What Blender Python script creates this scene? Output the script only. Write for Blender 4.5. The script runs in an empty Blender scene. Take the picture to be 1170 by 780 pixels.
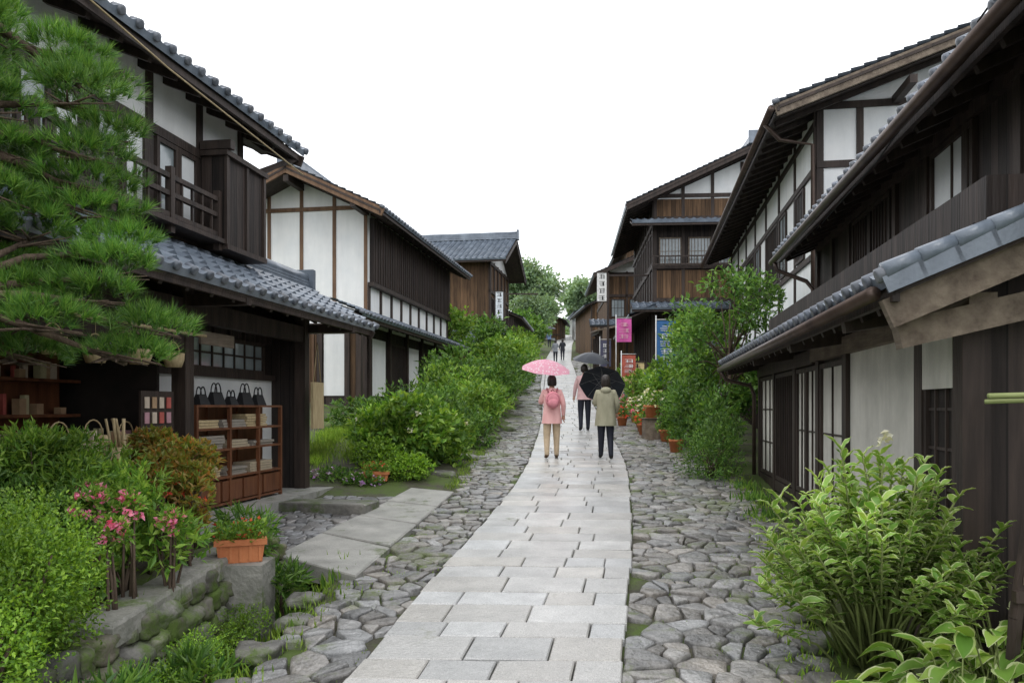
import bpy, math, random
import numpy as np
from mathutils import Vector, Matrix
random.seed(7)
rng=np.random.default_rng(7)
scene=bpy.context.scene
A=-math.atan(145/900.0)
SOCK=bpy.types.NodeSocket
# ------------------------------------------------------------ materials
def nd(nt,typ,ins=None,**attrs):
    n=nt.nodes.new(typ)
    for k,v in attrs.items(): setattr(n,k,v)
    for k,v in (ins or {}).items():
        s=n.inputs[k]
        if isinstance(v,SOCK): nt.links.new(v,s)
        else: s.default_value=v
    return n
def c4(c): return (c[0],c[1],c[2],1)
def mth(nt,op,a,b=0.0):
    return nd(nt,'ShaderNodeMath',{0:a,1:b},operation=op).outputs[0]
def mixc(nt,f,a,b,mode='MIX'):
    return nd(nt,'ShaderNodeMixRGB',{'Fac':f,'Color1':a,'Color2':b},blend_type=mode).outputs[0]
def M(name,c1,c2,scale=(4,4,4),rough=.8,bump=.15,planks=None,island=0,moss=0,stain=0,spec=.3,fine=40,metal=0,speck=0,mosscol=(.06,.09,.02),warm=.9):
    m=bpy.data.materials.new(name); m.use_nodes=True
    nt=m.node_tree; nt.nodes.clear()
    co=nd(nt,'ShaderNodeTexCoord').outputs['Object']
    mp=nd(nt,'ShaderNodeMapping',{'Vector':co,'Scale':scale}).outputs[0]
    n1=nd(nt,'ShaderNodeTexNoise',{'Vector':mp,'Scale':1.0,'Detail':6.0,'Roughness':.6}).outputs[0]
    f=nd(nt,'ShaderNodeMapRange',{0:n1,1:.3,2:.7}).outputs[0]
    col=mixc(nt,f,c4(c1),c4(c2))
    n2=nd(nt,'ShaderNodeTexNoise',{'Vector':mp,'Scale':float(fine)/max(scale[0],.01),'Detail':4.0}).outputs[0]
    h=n2
    if speck:
        n3=nd(nt,'ShaderNodeTexNoise',{'Vector':co,'Scale':150.0,'Detail':2.0}).outputs[0]
        g=nd(nt,'ShaderNodeMapRange',{0:n3,1:.35,2:.65,3:1-speck,4:1+speck}).outputs[0]
        cc=nd(nt,'ShaderNodeCombineXYZ',{0:g,1:g,2:g}).outputs[0]
        col=mixc(nt,1.0,col,cc,'MULTIPLY')
    if planks:
        sx=nd(nt,'ShaderNodeSeparateXYZ',{0:co})
        p=mth(nt,'DIVIDE',mth(nt,'ADD',sx.outputs[0],sx.outputs[1]),planks)
        fr=mth(nt,'FRACT',p); fl=mth(nt,'FLOOR',p)
        wn=nd(nt,'ShaderNodeTexWhiteNoise',{'W':fl},noise_dimensions='1D').outputs[0]
        t=nd(nt,'ShaderNodeMapRange',{0:wn,3:.6,4:1.35}).outputs[0]
        gr=mth(nt,'LESS_THAN',fr,.09)
        t2=mth(nt,'MULTIPLY',t,mth(nt,'SUBTRACT',1.0,mth(nt,'MULTIPLY',gr,.75)))
        cc=nd(nt,'ShaderNodeCombineXYZ',{0:t2,1:t2,2:t2}).outputs[0]
        col=mixc(nt,1.0,col,cc,'MULTIPLY')
        h=mth(nt,'SUBTRACT',n2,mth(nt,'MULTIPLY',gr,1.5))
    if island:
        r=nd(nt,'ShaderNodeNewGeometry').outputs['Random Per Island']
        t=nd(nt,'ShaderNodeMapRange',{0:r,3:1-island,4:1+island}).outputs[0]
        w=nd(nt,'ShaderNodeTexWhiteNoise',{'W':r},noise_dimensions='1D').outputs[0]
        tb=mth(nt,'MULTIPLY',t,nd(nt,'ShaderNodeMapRange',{0:w,3:warm,4:1.06}).outputs[0])
        tg=mth(nt,'MULTIPLY',t,nd(nt,'ShaderNodeMapRange',{0:w,3:.5+warm*.5,4:1.02}).outputs[0])
        cc=nd(nt,'ShaderNodeCombineXYZ',{0:t,1:tg,2:tb}).outputs[0]
        col=mixc(nt,1.0,col,cc,'MULTIPLY')
    if stain:
        mp2=nd(nt,'ShaderNodeMapping',{'Vector':co,'Scale':(3,3,.5)}).outputs[0]
        n4=nd(nt,'ShaderNodeTexNoise',{'Vector':mp2,'Scale':1.0,'Detail':8.0,'Roughness':.7}).outputs[0]
        g=nd(nt,'ShaderNodeMapRange',{0:n4,1:.35,2:.7,3:1.0,4:1-stain}).outputs[0]
        cc=nd(nt,'ShaderNodeCombineXYZ',{0:g,1:g,2:mth(nt,'MULTIPLY',g,.98)}).outputs[0]
        col=mixc(nt,1.0,col,cc,'MULTIPLY')
    rg=rough
    if moss:
        n5=nd(nt,'ShaderNodeTexNoise',{'Vector':co,'Scale':1.3,'Detail':9.0,'Roughness':.78}).outputs[0]
        g=nd(nt,'ShaderNodeMapRange',{0:n5,1:.62-.2*moss,2:.72-.2*moss,3:0.0,4:.85}).outputs[0]
        col=mixc(nt,g,col,c4(mosscol))
        rg=nd(nt,'ShaderNodeMapRange',{0:g,1:0.0,2:1.0,3:rough,4:.9}).outputs[0]
    bs=nd(nt,'ShaderNodeBsdfPrincipled',{'Base Color':col,'Roughness':rg,'Metallic':metal,'Specular IOR Level':spec})
    if bump:
        b=nd(nt,'ShaderNodeBump',{'Height':h,'Strength':bump,'Distance':.02}).outputs[0]
        nt.links.new(b,bs.inputs['Normal'])
    o=nd(nt,'ShaderNodeOutputMaterial',{0:bs.outputs[0]})
    return m
def LEAF(name,cols,trans=.3,clump=1.5,rough=.4):
    m=bpy.data.materials.new(name); m.use_nodes=True
    nt=m.node_tree; nt.nodes.clear()
    r=nd(nt,'ShaderNodeNewGeometry').outputs['Random Per Island']
    rp=nd(nt,'ShaderNodeValToRGB',{0:r})
    el=rp.color_ramp.elements
    while len(el)<len(cols): el.new(.5)
    for i,c in enumerate(cols):
        el[i].position=i/(len(cols)-1); el[i].color=c4(c)
    co=nd(nt,'ShaderNodeTexCoord').outputs['Object']
    n=nd(nt,'ShaderNodeTexNoise',{'Vector':co,'Scale':clump,'Detail':3.0}).outputs[0]
    g=nd(nt,'ShaderNodeMapRange',{0:n,1:.3,2:.7,3:.5,4:1.4}).outputs[0]
    cc=nd(nt,'ShaderNodeCombineXYZ',{0:g,1:g,2:g}).outputs[0]
    col=mixc(nt,1.0,rp.outputs[0],cc,'MULTIPLY')
    p=nd(nt,'ShaderNodeBsdfPrincipled',{'Base Color':col,'Roughness':rough,'Specular IOR Level':.4})
    t=nd(nt,'ShaderNodeBsdfTranslucent',{'Color':mixc(nt,1.0,col,(1.6,1.5,.7,1),'MULTIPLY')})
    mx=nd(nt,'ShaderNodeMixShader',{0:trans,1:p.outputs[0],2:t.outputs[0]})
    nd(nt,'ShaderNodeOutputMaterial',{0:mx.outputs[0]})
    return m
def FLAT(name,c,rough=.6,spec=.3,bump=.05,var=.25):
    return M(name,[x*(1-var) for x in c],c,(12,12,12),rough,bump,spec=spec)

darkwood=M('dark_wood',(.020,.015,.013),(.06,.042,.034),(9,9,1.2),.6,.35,spec=.3)
darkplank=M('dark_planks',(.020,.015,.014),(.058,.042,.036),(14,14,1.2),.65,.4,planks=.14,stain=.3)
brownplank=M('brown_planks',(.075,.042,.022),(.19,.11,.058),(14,14,1.2),.75,.4,planks=.16,stain=.4)
brownwood=M('brown_wood',(.09,.05,.03),(.20,.12,.07),(9,9,1.4),.7,.35)
greywood=M('weathered_wood',(.12,.09,.07),(.27,.22,.17),(10,1.5,10),.8,.5,stain=.4)
redwood=M('red_brown_wood',(.08,.028,.014),(.19,.075,.035),(9,9,1.4),.5,.2)
plaster=M('white_plaster',(.76,.78,.80),(.88,.88,.88),(1.5,1.5,1.5),.9,.08,stain=.13)
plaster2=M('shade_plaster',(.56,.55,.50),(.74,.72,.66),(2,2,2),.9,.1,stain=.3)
tile=M('roof_tile',(.10,.125,.165),(.24,.28,.34),(2.5,2.5,2.5),.32,.15,spec=.55,stain=.35)
tilecap=M('roof_tile_cap',(.06,.07,.085),(.17,.19,.225),(5,5,5),.4,.1,spec=.5,island=.3)
shoji=M('shoji_paper',(.55,.57,.58),(.72,.74,.74),(2,2,2),.6,.03)
glass=M('window_glass',(.14,.17,.18),(.40,.45,.47),(1.2,1.2,.8),.12,.0,spec=.8)
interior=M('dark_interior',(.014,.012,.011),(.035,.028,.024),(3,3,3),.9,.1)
concrete=M('concrete',(.25,.25,.235),(.41,.40,.38),(3,3,3),.45,.25,moss=.3,stain=.25,speck=.14,mosscol=(.10,.13,.05))
granite=M('granite_slab',(.37,.37,.365),(.53,.525,.515),(3,3,3),.30,.3,island=.16,speck=.26,spec=.5,stain=.25,moss=.06,mosscol=(.18,.19,.12),warm=.92)
cobble=M('cobble_stone',(.10,.10,.098),(.27,.265,.255),(7,7,7),.30,.8,island=.42,moss=.5,speck=.2,spec=.5,mosscol=(.11,.14,.045),warm=.84,fine=26)
cobble2=M('forecourt_stone',(.11,.11,.112),(.23,.23,.23),(6,6,6),.32,.5,island=.35,moss=.15,spec=.5)
soil=M('ground_soil',(.035,.033,.024),(.09,.085,.055),(2,2,2),.85,.6,moss=.85,mosscol=(.07,.11,.02))
rockm=M('mossy_rock',(.07,.07,.065),(.22,.21,.19),(4,4,4),.5,1.0,moss=.55,fine=14,mosscol=(.07,.11,.02))
wallstone=M('mossy_wall_stone',(.07,.068,.06),(.19,.18,.155),(5,5,5),.6,1.0,island=.4,moss=.75,fine=18,mosscol=(.08,.13,.02),warm=.8)
mosscurb=M('mossy_curb_stone',(.16,.16,.14),(.32,.31,.28),(4,4,4),.6,.8,moss=.55,mosscol=(.09,.14,.025),fine=20)
terra=M('terracotta',(.42,.13,.05),(.58,.22,.09),(5,5,5),.6,.1)
bark=M('bark',(.06,.04,.03),(.15,.11,.08),(20,20,4),.9,1.0)
stemm=M('green_stem',(.12,.15,.05),(.20,.24,.08),(9,9,9),.7,.1)
straw=M('straw',(.34,.26,.14),(.5,.4,.24),(40,40,6),.8,.3)
copper=M('gutter_metal',(.05,.035,.03),(.10,.07,.055),(4,4,4),.4,.1,metal=.4)
bamboo=M('bamboo',(.22,.27,.10),(.35,.38,.16),(3,3,12),.5,.2)
white=FLAT('white_paint',(.8,.8,.8)); black=FLAT('black_paint',(.02,.02,.022))
lf_boxwood=LEAF('leaf_boxwood',[(.07,.16,.018),(.16,.30,.03),(.28,.44,.05)])
lf_bright=LEAF('leaf_bright',[(.07,.17,.025),(.17,.32,.045),(.31,.45,.08)])
lf_mid=LEAF('leaf_mid',[(.04,.11,.022),(.10,.21,.04),(.19,.32,.065)])
lf_far_hazed=LEAF('leaf_far_hazed',[(.15,.24,.14),(.21,.31,.18),(.27,.38,.22)],clump=.3)  # distance haze painted into the leaf colour as paler, greyer greens
lf_red=LEAF('leaf_reddish',[(.12,.18,.03),(.26,.26,.05),(.38,.17,.05)])
lf_grass=LEAF('grass_blade',[(.12,.22,.03),(.22,.35,.05),(.33,.45,.09)])
lf_needle=LEAF('pine_needle',[(.04,.12,.02),(.09,.23,.035),(.23,.38,.07)],trans=.2,clump=2.6)
lf_var=LEAF('leaf_variegated',[(.12,.25,.04),(.22,.38,.07),(.34,.48,.10)])
lf_edge=LEAF('leaf_pale_edge',[(.42,.52,.2),(.52,.6,.3),(.62,.66,.4)])
fl_pink=LEAF('flower_pink',[(.75,.12,.3),(.8,.25,.42),(.85,.4,.55)])
fl_red=LEAF('flower_red',[(.6,.04,.03),(.7,.1,.05),(.8,.2,.1)])
fl_white=LEAF('flower_white',[(.7,.7,.6),(.8,.8,.7),(.85,.8,.6)])
fl_purple=LEAF('flower_purple',[(.35,.15,.5),(.5,.3,.6),(.7,.6,.8)])

# ------------------------------------------------------------ mesh accumulator
class Acc:
    def __init__(s): s.V=[];s.n=0;s.F=[]
    def add(s,v,f,m=0,sm=False):
        v=np.asarray(v,dtype=np.float64).reshape(-1,3)
        if isinstance(f,np.ndarray): s.F.append((f+s.n,m,sm))
        else:
            d={}
            for q in f: d.setdefault(len(q),[]).append(q)
            for k,l in d.items(): s.F.append((np.array(l,dtype=np.int64)+s.n,m,sm))
        s.V.append(v); s.n+=len(v)
    def build(s,name,mats,parent=None,off=None,loc=None):
        V=np.concatenate(s.V) if s.V else np.zeros((0,3))
        if off is not None: V=V-np.array(off)
        me=bpy.data.meshes.new(name)
        me.vertices.add(len(V)); me.vertices.foreach_set('co',V.astype(np.float32).ravel())
        li=[];st=[];mi=[];sm=[];c=0
        for f,m,q in s.F:
            k=f.shape[1]; li.append(f.ravel()); st.append(c+np.arange(len(f))*k); c+=f.size
            mi.append(np.full(len(f),m)); sm.append(np.full(len(f),q))
        li=np.concatenate(li).astype(np.int32);st=np.concatenate(st).astype(np.int32)
        me.loops.add(len(li)); me.polygons.add(len(st))
        me.polygons.foreach_set('loop_start',st)
        me.polygons.foreach_set('vertices',li)
        me.polygons.foreach_set('material_index',np.concatenate(mi).astype(np.int32))
        me.polygons.foreach_set('use_smooth',np.concatenate(sm).astype(bool))
        if not isinstance(mats,(list,tuple)): mats=[mats]
        for m in mats: me.materials.append(m)
        me.update(calc_edges=True); me.validate()
        ob=bpy.data.objects.new(name,me); scene.collection.objects.link(ob)
        if parent: ob.parent=parent
        if loc is not None: ob.location=loc
        return ob
BF=np.array([[0,3,2,1],[4,5,6,7],[0,1,5,4],[1,2,6,5],[2,3,7,6],[3,0,4,7]])
def box(a,x0,x1,y0,y1,z0,z1,m=0):
    x0,x1=sorted((x0,x1));y0,y1=sorted((y0,y1));z0,z1=sorted((z0,z1))
    a.add([(x0,y0,z0),(x1,y0,z0),(x1,y1,z0),(x0,y1,z0),(x0,y0,z1),(x1,y0,z1),(x1,y1,z1),(x0,y1,z1)],BF,m)
def beam(a,p,q,w,h,m=0,up=(0,0,1)):
    p=Vector(p);q=Vector(q);d=(q-p).normalized();u=Vector(up)
    s=d.cross(u)
    if s.length<1e-4: s=d.cross(Vector((1,0,0)))
    s.normalize();t=s.cross(d).normalized();s=s*w/2;t=t*h/2
    a.add([p-s-t,p+s-t,q+s-t,q-s-t,p-s+t,p+s+t,q+s+t,q-s+t],BF,m)
def tube(a,pts,rad,seg=8,m=0,cap=True):
    P=[Vector(p) for p in pts];n=len(P)
    if not isinstance(rad,(list,tuple)): rad=[rad]*n
    ref=None;V=[]
    for i in range(n):
        d=(P[min(i+1,n-1)]-P[max(i-1,0)])
        d=d.normalized() if d.length>1e-9 else Vector((0,0,1))
        if ref is None:
            ref=d.cross(Vector((0,0,1)))
            if ref.length<.1: ref=d.cross(Vector((1,0,0)))
        ref=(ref-d*ref.dot(d)).normalized();b=d.cross(ref)
        for k in range(seg):
            t=2*math.pi*k/seg
            V.append(P[i]+(ref*math.cos(t)+b*math.sin(t))*rad[i])
    F=[]
    for i in range(n-1):
        for k in range(seg):
            F.append((i*seg+k,i*seg+(k+1)%seg,(i+1)*seg+(k+1)%seg,(i+1)*seg+k))
    if cap: F.append(tuple(range(seg-1,-1,-1)));F.append(tuple(range((n-1)*seg,n*seg)))
    a.add([tuple(v) for v in V],F,m,True)
def ell(a,c,r,m=0,nu=16,nv=10,keep=None,jit=0,rot=None):
    V=[]
    for i in range(nv+1):
        th=math.pi*i/nv
        for k in range(nu):
            ph=2*math.pi*k/nu
            v=Vector((math.sin(th)*math.cos(ph),math.sin(th)*math.sin(ph),math.cos(th)))
            j=1+random.uniform(-jit,jit)
            v=Vector((v.x*r[0]*j,v.y*r[1]*j,v.z*r[2]*j))
            if rot: v=rot@v
            V.append((c[0]+v.x,c[1]+v.y,c[2]+v.z))
    F=[]
    for i in range(nv):
        for k in range(nu):
            q=(i*nu+k,(i+1)*nu+k,(i+1)*nu+(k+1)%nu,i*nu+(k+1)%nu)
            if keep is None or all(keep(V[j][0]-c[0],V[j][1]-c[1],V[j][2]-c[2]) for j in q): F.append(q)
    a.add(V,F,m,True)
# ------------------------------------------------------------ terrain functions
PY=np.array([-60,0,4.5,9.5,14.4,22.5,40,60,80,110,150,400.]);PZ=np.array([-.1,-.05,0,.3,.61,1.1,2.9,5.1,7.9,11.8,12.5,14])
def base(Y):
    Y=np.asarray(Y,float);s=0
    for o in (-1,-.5,0,.5,1): s=s+np.interp(Y+o*np.clip((Y-8)/10,.3,3),PY,PZ)
    return s/5
LY=[0,4.57,5.82,7.33,9.91,12.95,14.4,18.7,24.7,37.5,60,80,110]
LX=[-1.5,-.94,-.776,-.57,-.16,.2,.32,.6,.96,1.35,2.5,4.3,7]
RX=[-.1,.62,.84,1.12,1.5,1.9,2.05,2.37,2.74,3.25,4.5,6.1,9]
def sm_i(Y,xs,ys):
    Y=np.asarray(Y,float);s=0
    for o in (-1,-.5,0,.5,1): s=s+np.interp(Y+o*1.2,xs,ys)
    return s/5
def PL(Y): return sm_i(Y,LY,LX)
def PR(Y): return sm_i(Y,LY,RX)
CLY=[0,4.57,6.6,10.87,14,18.7,25,37,60,110];CLX=[-1.7,-1.55,-1.36,-.8,-.7,-.35,.1,.75,1.9,6]
CRY=[0,4.57,5.8,9,11.3,14.4,18.7,24.7,37,60,110];CRX=[1.1,1.75,2.15,2.9,3.35,3.45,3.6,3.9,4.3,5.4,10]
def CL(Y): return np.interp(Y,CLY,CLX)
def CR(Y): return np.interp(Y,CRY,CRX)
def gz(X,Y):
    X=np.asarray(X,float);Y=np.asarray(Y,float)
    z=base(Y)
    f=np.clip((7.4-Y)/.4,0,1)
    z=z+f*np.interp(X,[-2.7,-2.3,-2.15,-1.72,-1.55],[.36,.32,-.3,-.32,0])
    g=np.clip((Y-11)/3,0,1)
    z=z+g*np.interp(X-CL(Y),[-5,-2.5,-.4,0],[.75,.5,.1,0])
    d=X-(2.0+.161*Y)
    h=np.clip((6.6-Y)/.5,0,1)
    z=z+h*np.interp(d,[-.62,-.5,-.18,.0],[0,-.35,-.35,-.1])
    return z
def gzf(X,Y): return float(gz(X,Y))
xs=np.concatenate([np.linspace(-400,-30,12),np.linspace(-26,-6.5,14),np.arange(-6,6.01,.12),np.linspace(6.5,26,14),np.linspace(30,400,12)])
ys=np.concatenate([np.linspace(-200,-4,8),np.arange(-3,16,.15),np.arange(16,70,.5),np.linspace(71,130,30),np.linspace(140,600,16)])
XX,YY=np.meshgrid(xs,ys);ZZ=gz(XX,YY)-.012
ZZ+= (rng.random(ZZ.shape)-.5)*.018
nx=len(xs);ny=len(ys)
idx=np.arange(nx*ny).reshape(ny,nx)
F=np.stack([idx[:-1,:-1].ravel(),idx[:-1,1:].ravel(),idx[1:,1:].ravel(),idx[1:,:-1].ravel()],1)
a=Acc();a.add(np.stack([XX.ravel(),YY.ravel(),ZZ.ravel()],1),F,0,True);a.build('ground',soil)
a=Acc();y=1.5
def slab(a,cs,top,th=.09,bev=.008,m=0):
    cs=[Vector((c[0],c[1],0)) for c in cs];n=len(cs)
    ce=sum(cs,Vector())/n
    V=[];tl=random.uniform(-.004,.004);tk=random.uniform(-.006,.006);tm=random.uniform(-.006,.006)
    for ring,(ins,dz) in enumerate(((0,-th),(0,-bev),(bev,0))):
        for c in cs:
            d=(ce-c);d=d.normalized()*ins*1.4 if d.length>0 else d
            p=c+d
            V.append((p.x,p.y,top(p.x,p.y)+dz+tl+(p.x-ce.x)*tk*2+(p.y-ce.y)*tm*2))
    F=[]
    for r in range(2):
        for k in range(n): F.append((r*n+k,r*n+(k+1)%n,(r+1)*n+(k+1)%n,(r+1)*n+k))
    F.append(tuple(2*n+k for k in range(n)))
    a.add(V,F,m)
while y<105:
    d=random.uniform(.28,.42)*(1 if y<40 else 1.6)
    w=1.7;cuts=[0]
    while cuts[-1]<1-.24: cuts.append(cuts[-1]+random.uniform(.20,.42))
    if 1-cuts[-1]<.12: cuts[-1]=1
    else: cuts.append(1)
    cuts=[min(c,1) for c in cuts]
    for c0,c1 in zip(cuts[:-1],cuts[1:]):
        if c1-c0<.05: continue
        g=.0045
        def px(t,yy): return float(PL(yy)+(PR(yy)-PL(yy))*t)
        sk=.05
        y0=y+g;y1=y+d-g
        j=lambda:random.uniform(-.003,.003)
        eL=random.uniform(-.012,.012) if c0==0 else 0;eR=random.uniform(-.012,.012) if c1==1 else 0
        q=[(px(c0,y0)+g+j()+eL,y0-sk*c0+j()),(px(c1,y0)-g+j()+eR,y0-sk*c1+j()),(px(c1,y1)-g+j()+eR,y1-sk*c1+j()),(px(c0,y1)+g+j()+eL,y1-sk*c0+j())]
        slab(a,q,lambda X,Y:float(base(Y))+.045)
    y+=d
a.build('stone_path',granite)
def clip(poly,nx_,ny_,c):
    out=[];n=len(poly)
    for i in range(n):
        p=poly[i];q=poly[(i+1)%n]
        dp=p[0]*nx_+p[1]*ny_-c;dq=q[0]*nx_+q[1]*ny_-c
        if dp<=0: out.append(p)
        if (dp<0 and dq>0) or (dp>0 and dq<0):
            t=dp/(dp-dq);out.append((p[0]+(q[0]-p[0])*t,p[1]+(q[1]-p[1])*t))
    return out
def cobbles(a,x0,x1,y0,y1,sx,sy,inside,clampf,drop=.25,gap=.008,h=.032):
    pts={}
    for i in range(int((x1-x0)/sx)+1):
        for j in range(int((y1-y0)/sy)+1):
            if random.random()<drop: continue
            pts[(i,j)]=(x0+(i+random.uniform(-.25,1.25))*sx,y0+(j+random.uniform(-.25,1.25))*sy)
    for (i,j),p in pts.items():
        if not inside(*p): continue
        R=2.6*max(sx,sy)
        poly=[(p[0]-R,p[1]-R),(p[0]+R,p[1]-R),(p[0]+R,p[1]+R),(p[0]-R,p[1]+R)]
        for di in range(-3,4):
            for dj in range(-3,4):
                if di==0 and dj==0: continue
                q=pts.get((i+di,j+dj))
                if q is None: continue
                nx_=q[0]-p[0];ny_=q[1]-p[1];L=math.hypot(nx_,ny_)
                if L<1e-4: continue
                nx_/=L;ny_/=L
                mx=(p[0]+q[0])/2;my=(p[1]+q[1])/2
                poly=clip(poly,nx_,ny_,mx*nx_+my*ny_-gap)
                if len(poly)<3: break
            if len(poly)<3: break
        if len(poly)<3: continue
        q2=[]
        for k in range(len(poly)):
            A0=poly[k];B0=poly[(k+1)%len(poly)]
            if math.hypot(A0[0]-B0[0],A0[1]-B0[1])<.02: q2.append(((A0[0]+B0[0])/2,(A0[1]+B0[1])/2));continue
            for t in (.13,.5,.87):
                e=0 if t!=.5 else random.uniform(-.006,.004)
                qx=A0[0]+(B0[0]-A0[0])*t;qy=A0[1]+(B0[1]-A0[1])*t
                q2.append((qx+(qx-p[0])*e*5,qy+(qy-p[1])*e*5))
        poly=[clampf(*v) for v in q2]
        cx=sum(v[0] for v in poly)/len(poly);cy=sum(v[1] for v in poly)/len(poly);n=len(poly)
        hh=h*random.uniform(.5,1.35);tx=random.uniform(-.07,.07);ty=random.uniform(-.07,.07)
        V=[]
        for sc,fz in ((1.0,-.02),(.985,.6),(.93,.93),(.78,1.0),(.4,1.0)):
            for v in poly:
                X=cx+(v[0]-cx)*sc;Y=cy+(v[1]-cy)*sc
                b=float(base(Y))
                z=b-.02 if fz<0 else b+hh*fz+(X-cx)*tx+(Y-cy)*ty+random.uniform(-.0022,.0022)
                V.append((X,Y,z))
        V.append((cx,cy,float(base(cy))+hh*1.02))
        F=[]
        for r in range(4):
            for k in range(n): F.append((r*n+k,r*n+(k+1)%n,(r+1)*n+(k+1)%n,(r+1)*n+k))
        for k in range(n): F.append((4*n+k,4*n+(k+1)%n,5*n))
        a.add(V,F,0,True)
a=Acc()
SLAB=[(-2.2,7.35),(-1.32,6.62),(-.80,10.87),(-1.43,11.2)]
def inpoly(x,y,P,e=0):
    for k in range(len(P)):
        A0=P[k];B0=P[(k+1)%len(P)]
        if (B0[0]-A0[0])*(y-A0[1])-(B0[1]-A0[1])*(x-A0[0])<-e: return False
    return True
def insL(x,y): return CL(y)<x<PL(y)-.0 and not inpoly(x,y,SLAB,.02)
def insR(x,y): return PR(y)+.0<x<CR(y)+.05
cobbles(a,-2,1.4,2.5,24,.175,.135,insL,lambda x,y:(min(x,float(PL(y))-.012),y),.22)
cobbles(a,0,4.2,2.5,24,.195,.15,insR,lambda x,y:(max(x,float(PR(y))+.012),y),.25)
cobbles(a,-.5,3,24,60,.36,.34,insL,lambda x,y:(min(x,float(PL(y))-.012),y),.1)
cobbles(a,2.4,6,24,60,.36,.34,insR,lambda x,y:(max(x,float(PR(y))+.012),y),.1)
a.build('cobblestone_pavement',cobble)
a=Acc()
cobbles(a,-4.2,-1,7.35,11,.15,.13,lambda x,y:(-4.2<x and y>7.4+0*x and not inpoly(x,y,SLAB,.01) and x<-1.2-(9-y)*.16 and y<10.6),lambda x,y:(x,max(y,7.36)),.15,.006,.028)
a.build('cobblestone_forecourt',cobble2)
a=Acc()
for k in range(4):
    t0=k/4+.003;t1=(k+1)/4-.003
    L0=Vector(SLAB[0]).lerp(Vector(SLAB[3]),t0);L1_=Vector(SLAB[0]).lerp(Vector(SLAB[3]),t1)
    R0=Vector(SLAB[1]).lerp(Vector(SLAB[2]),t0);R1_=Vector(SLAB[1]).lerp(Vector(SLAB[2]),t1)
    slab(a,[L0,R0,R1_,L1_],lambda X,Y:float(base(Y))+.05,th=.16,bev=.012)
a.build('entrance_slab',concrete)

# ------------------------------------------------------------ buildings
class Bld:
    def __init__(s,name,ref,ang=A,org=(0,0)):
        s.name=name;s.ref=ref;s.ang=ang;s.org=org;s.p={}
    def P(s,part,mats):
        if part not in s.p: s.p[part]=(Acc(),mats)
        return s.p[part][0]
    def done(s):
        e=bpy.data.objects.new(s.name,None);scene.collection.objects.link(e)
        ca,sa=math.cos(s.ang),math.sin(s.ang);x,y,z=s.ref
        e.location=(s.org[0]+x*ca-y*sa,s.org[1]+x*sa+y*ca,z);e.rotation_euler=(0,0,s.ang)
        for k,(ac,m) in s.p.items():
            if ac.n: ac.build(k,m,parent=e,off=s.ref)
        return e
def roof(b,e0,e1,R,col=.26,row=.22,amp=.035,caps=True,rafters=.0,part='roof_tiles',soff=True,seg=6,thick=.05):
    a=b.P(part,[tile])
    e0=Vector(e0);e1=Vector(e1);R=Vector(R);E=e1-e0
    n=E.cross(R).normalized()
    if n.z<0:n=-n
    nc=max(1,round(E.length/col));nu=nc*seg;nr=max(1,round(R.length/row))
    vs=[(0,-.05)]
    for i in range(nr): vs+= [(i/nr,.03),((i+1)/nr,.0)]
    us=np.linspace(0,1,nu+1);w=np.cos(us*nc*2*np.pi)
    wave=amp*np.where(w>0,w,w*.35)
    V=[]
    En=np.array(E);Rn=np.array(R);nn=np.array(n);e=np.array(e0)
    for v,o in vs:
        jt=np.repeat(rng.random(nc+1)*.007,seg)[:nu+1] if o>.02 else 0
        off=(wave+o+jt) if o>-.04 else np.full(nu+1,-.05)
        V.append(e+us[:,None]*En+v*Rn+off[:,None]*nn)
    V=np.concatenate(V);m=nu+1;k=len(vs)
    idx=np.arange(m*k).reshape(k,m)
    F=np.stack([idx[:-1,:-1].ravel(),idx[:-1,1:].ravel(),idx[1:,1:].ravel(),idx[1:,:-1].ravel()],1)
    a.add(V,F,0,False)
    if caps:
        c=b.P('eave_tile_ends',[tilecap]);rd=-R.normalized()
        for i in range(nc+1):
            p=e0+E*(i/nc)+n*.028
            tube(c,[p+rd*.0-rd*.08,p+rd*.025,p+rd*.03],[.045,.045,.03],10)
    if soff:
        s=b.P('roof_boards',[darkwood])
        d=n*thick
        q=[e0+R*.01,e1+R*.01,e1+R,e0+R]
        t=[v-n*.055 for v in q];u=[v-d-n*.055 for v in q]
        s.add([tuple(v) for v in u+t],BF)
        Rn_=R.normalized()
        beam(s,e0+Rn_*.03-n*.11,e1+Rn_*.03-n*.11,.04,.07)
    if rafters:
        s=b.P('rafters',[darkwood]);k=int(E.length/rafters)
        for i in range(k+1):
            p=e0+E*((i+.5)/(k+1))-n*.15+R.normalized()*.08
            beam(s,p,p+R*.98,.06,.08)
def ridge(b,p,q,w=.26,h=.26):
    a=b.P('ridge_tiles',[tile])
    p=Vector(p);q=Vector(q)
    for i in range(3):
        beam(a,p+Vector((0,0,h*(i+.4)/3)),q+Vector((0,0,h*(i+.4)/3)),w-.03*i,h/3-.012)
    tube(a,[p+Vector((0,0,h+.02)),q+Vector((0,0,h+.02))],.08,10)
    d=(q-p).normalized()
    for e,s in((p,-1),(q,1)):
        o=e+d*.05*s
        beam(a,o+Vector((0,0,-.05)),o+Vector((0,0,h+.16)),w+.08,.1,up=d)
def fr(a,xf,s,y0,y1,z0,z1,out,inn=.06,m=0): box(a,xf-s*inn,xf+s*out,y0,y1,z0,z1,m)
def gf(a,yf,x0,x1,z0,z1,out,inn=.06,m=0): box(a,x0,x1,yf-out,yf+inn,z0,z1,m)
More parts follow.
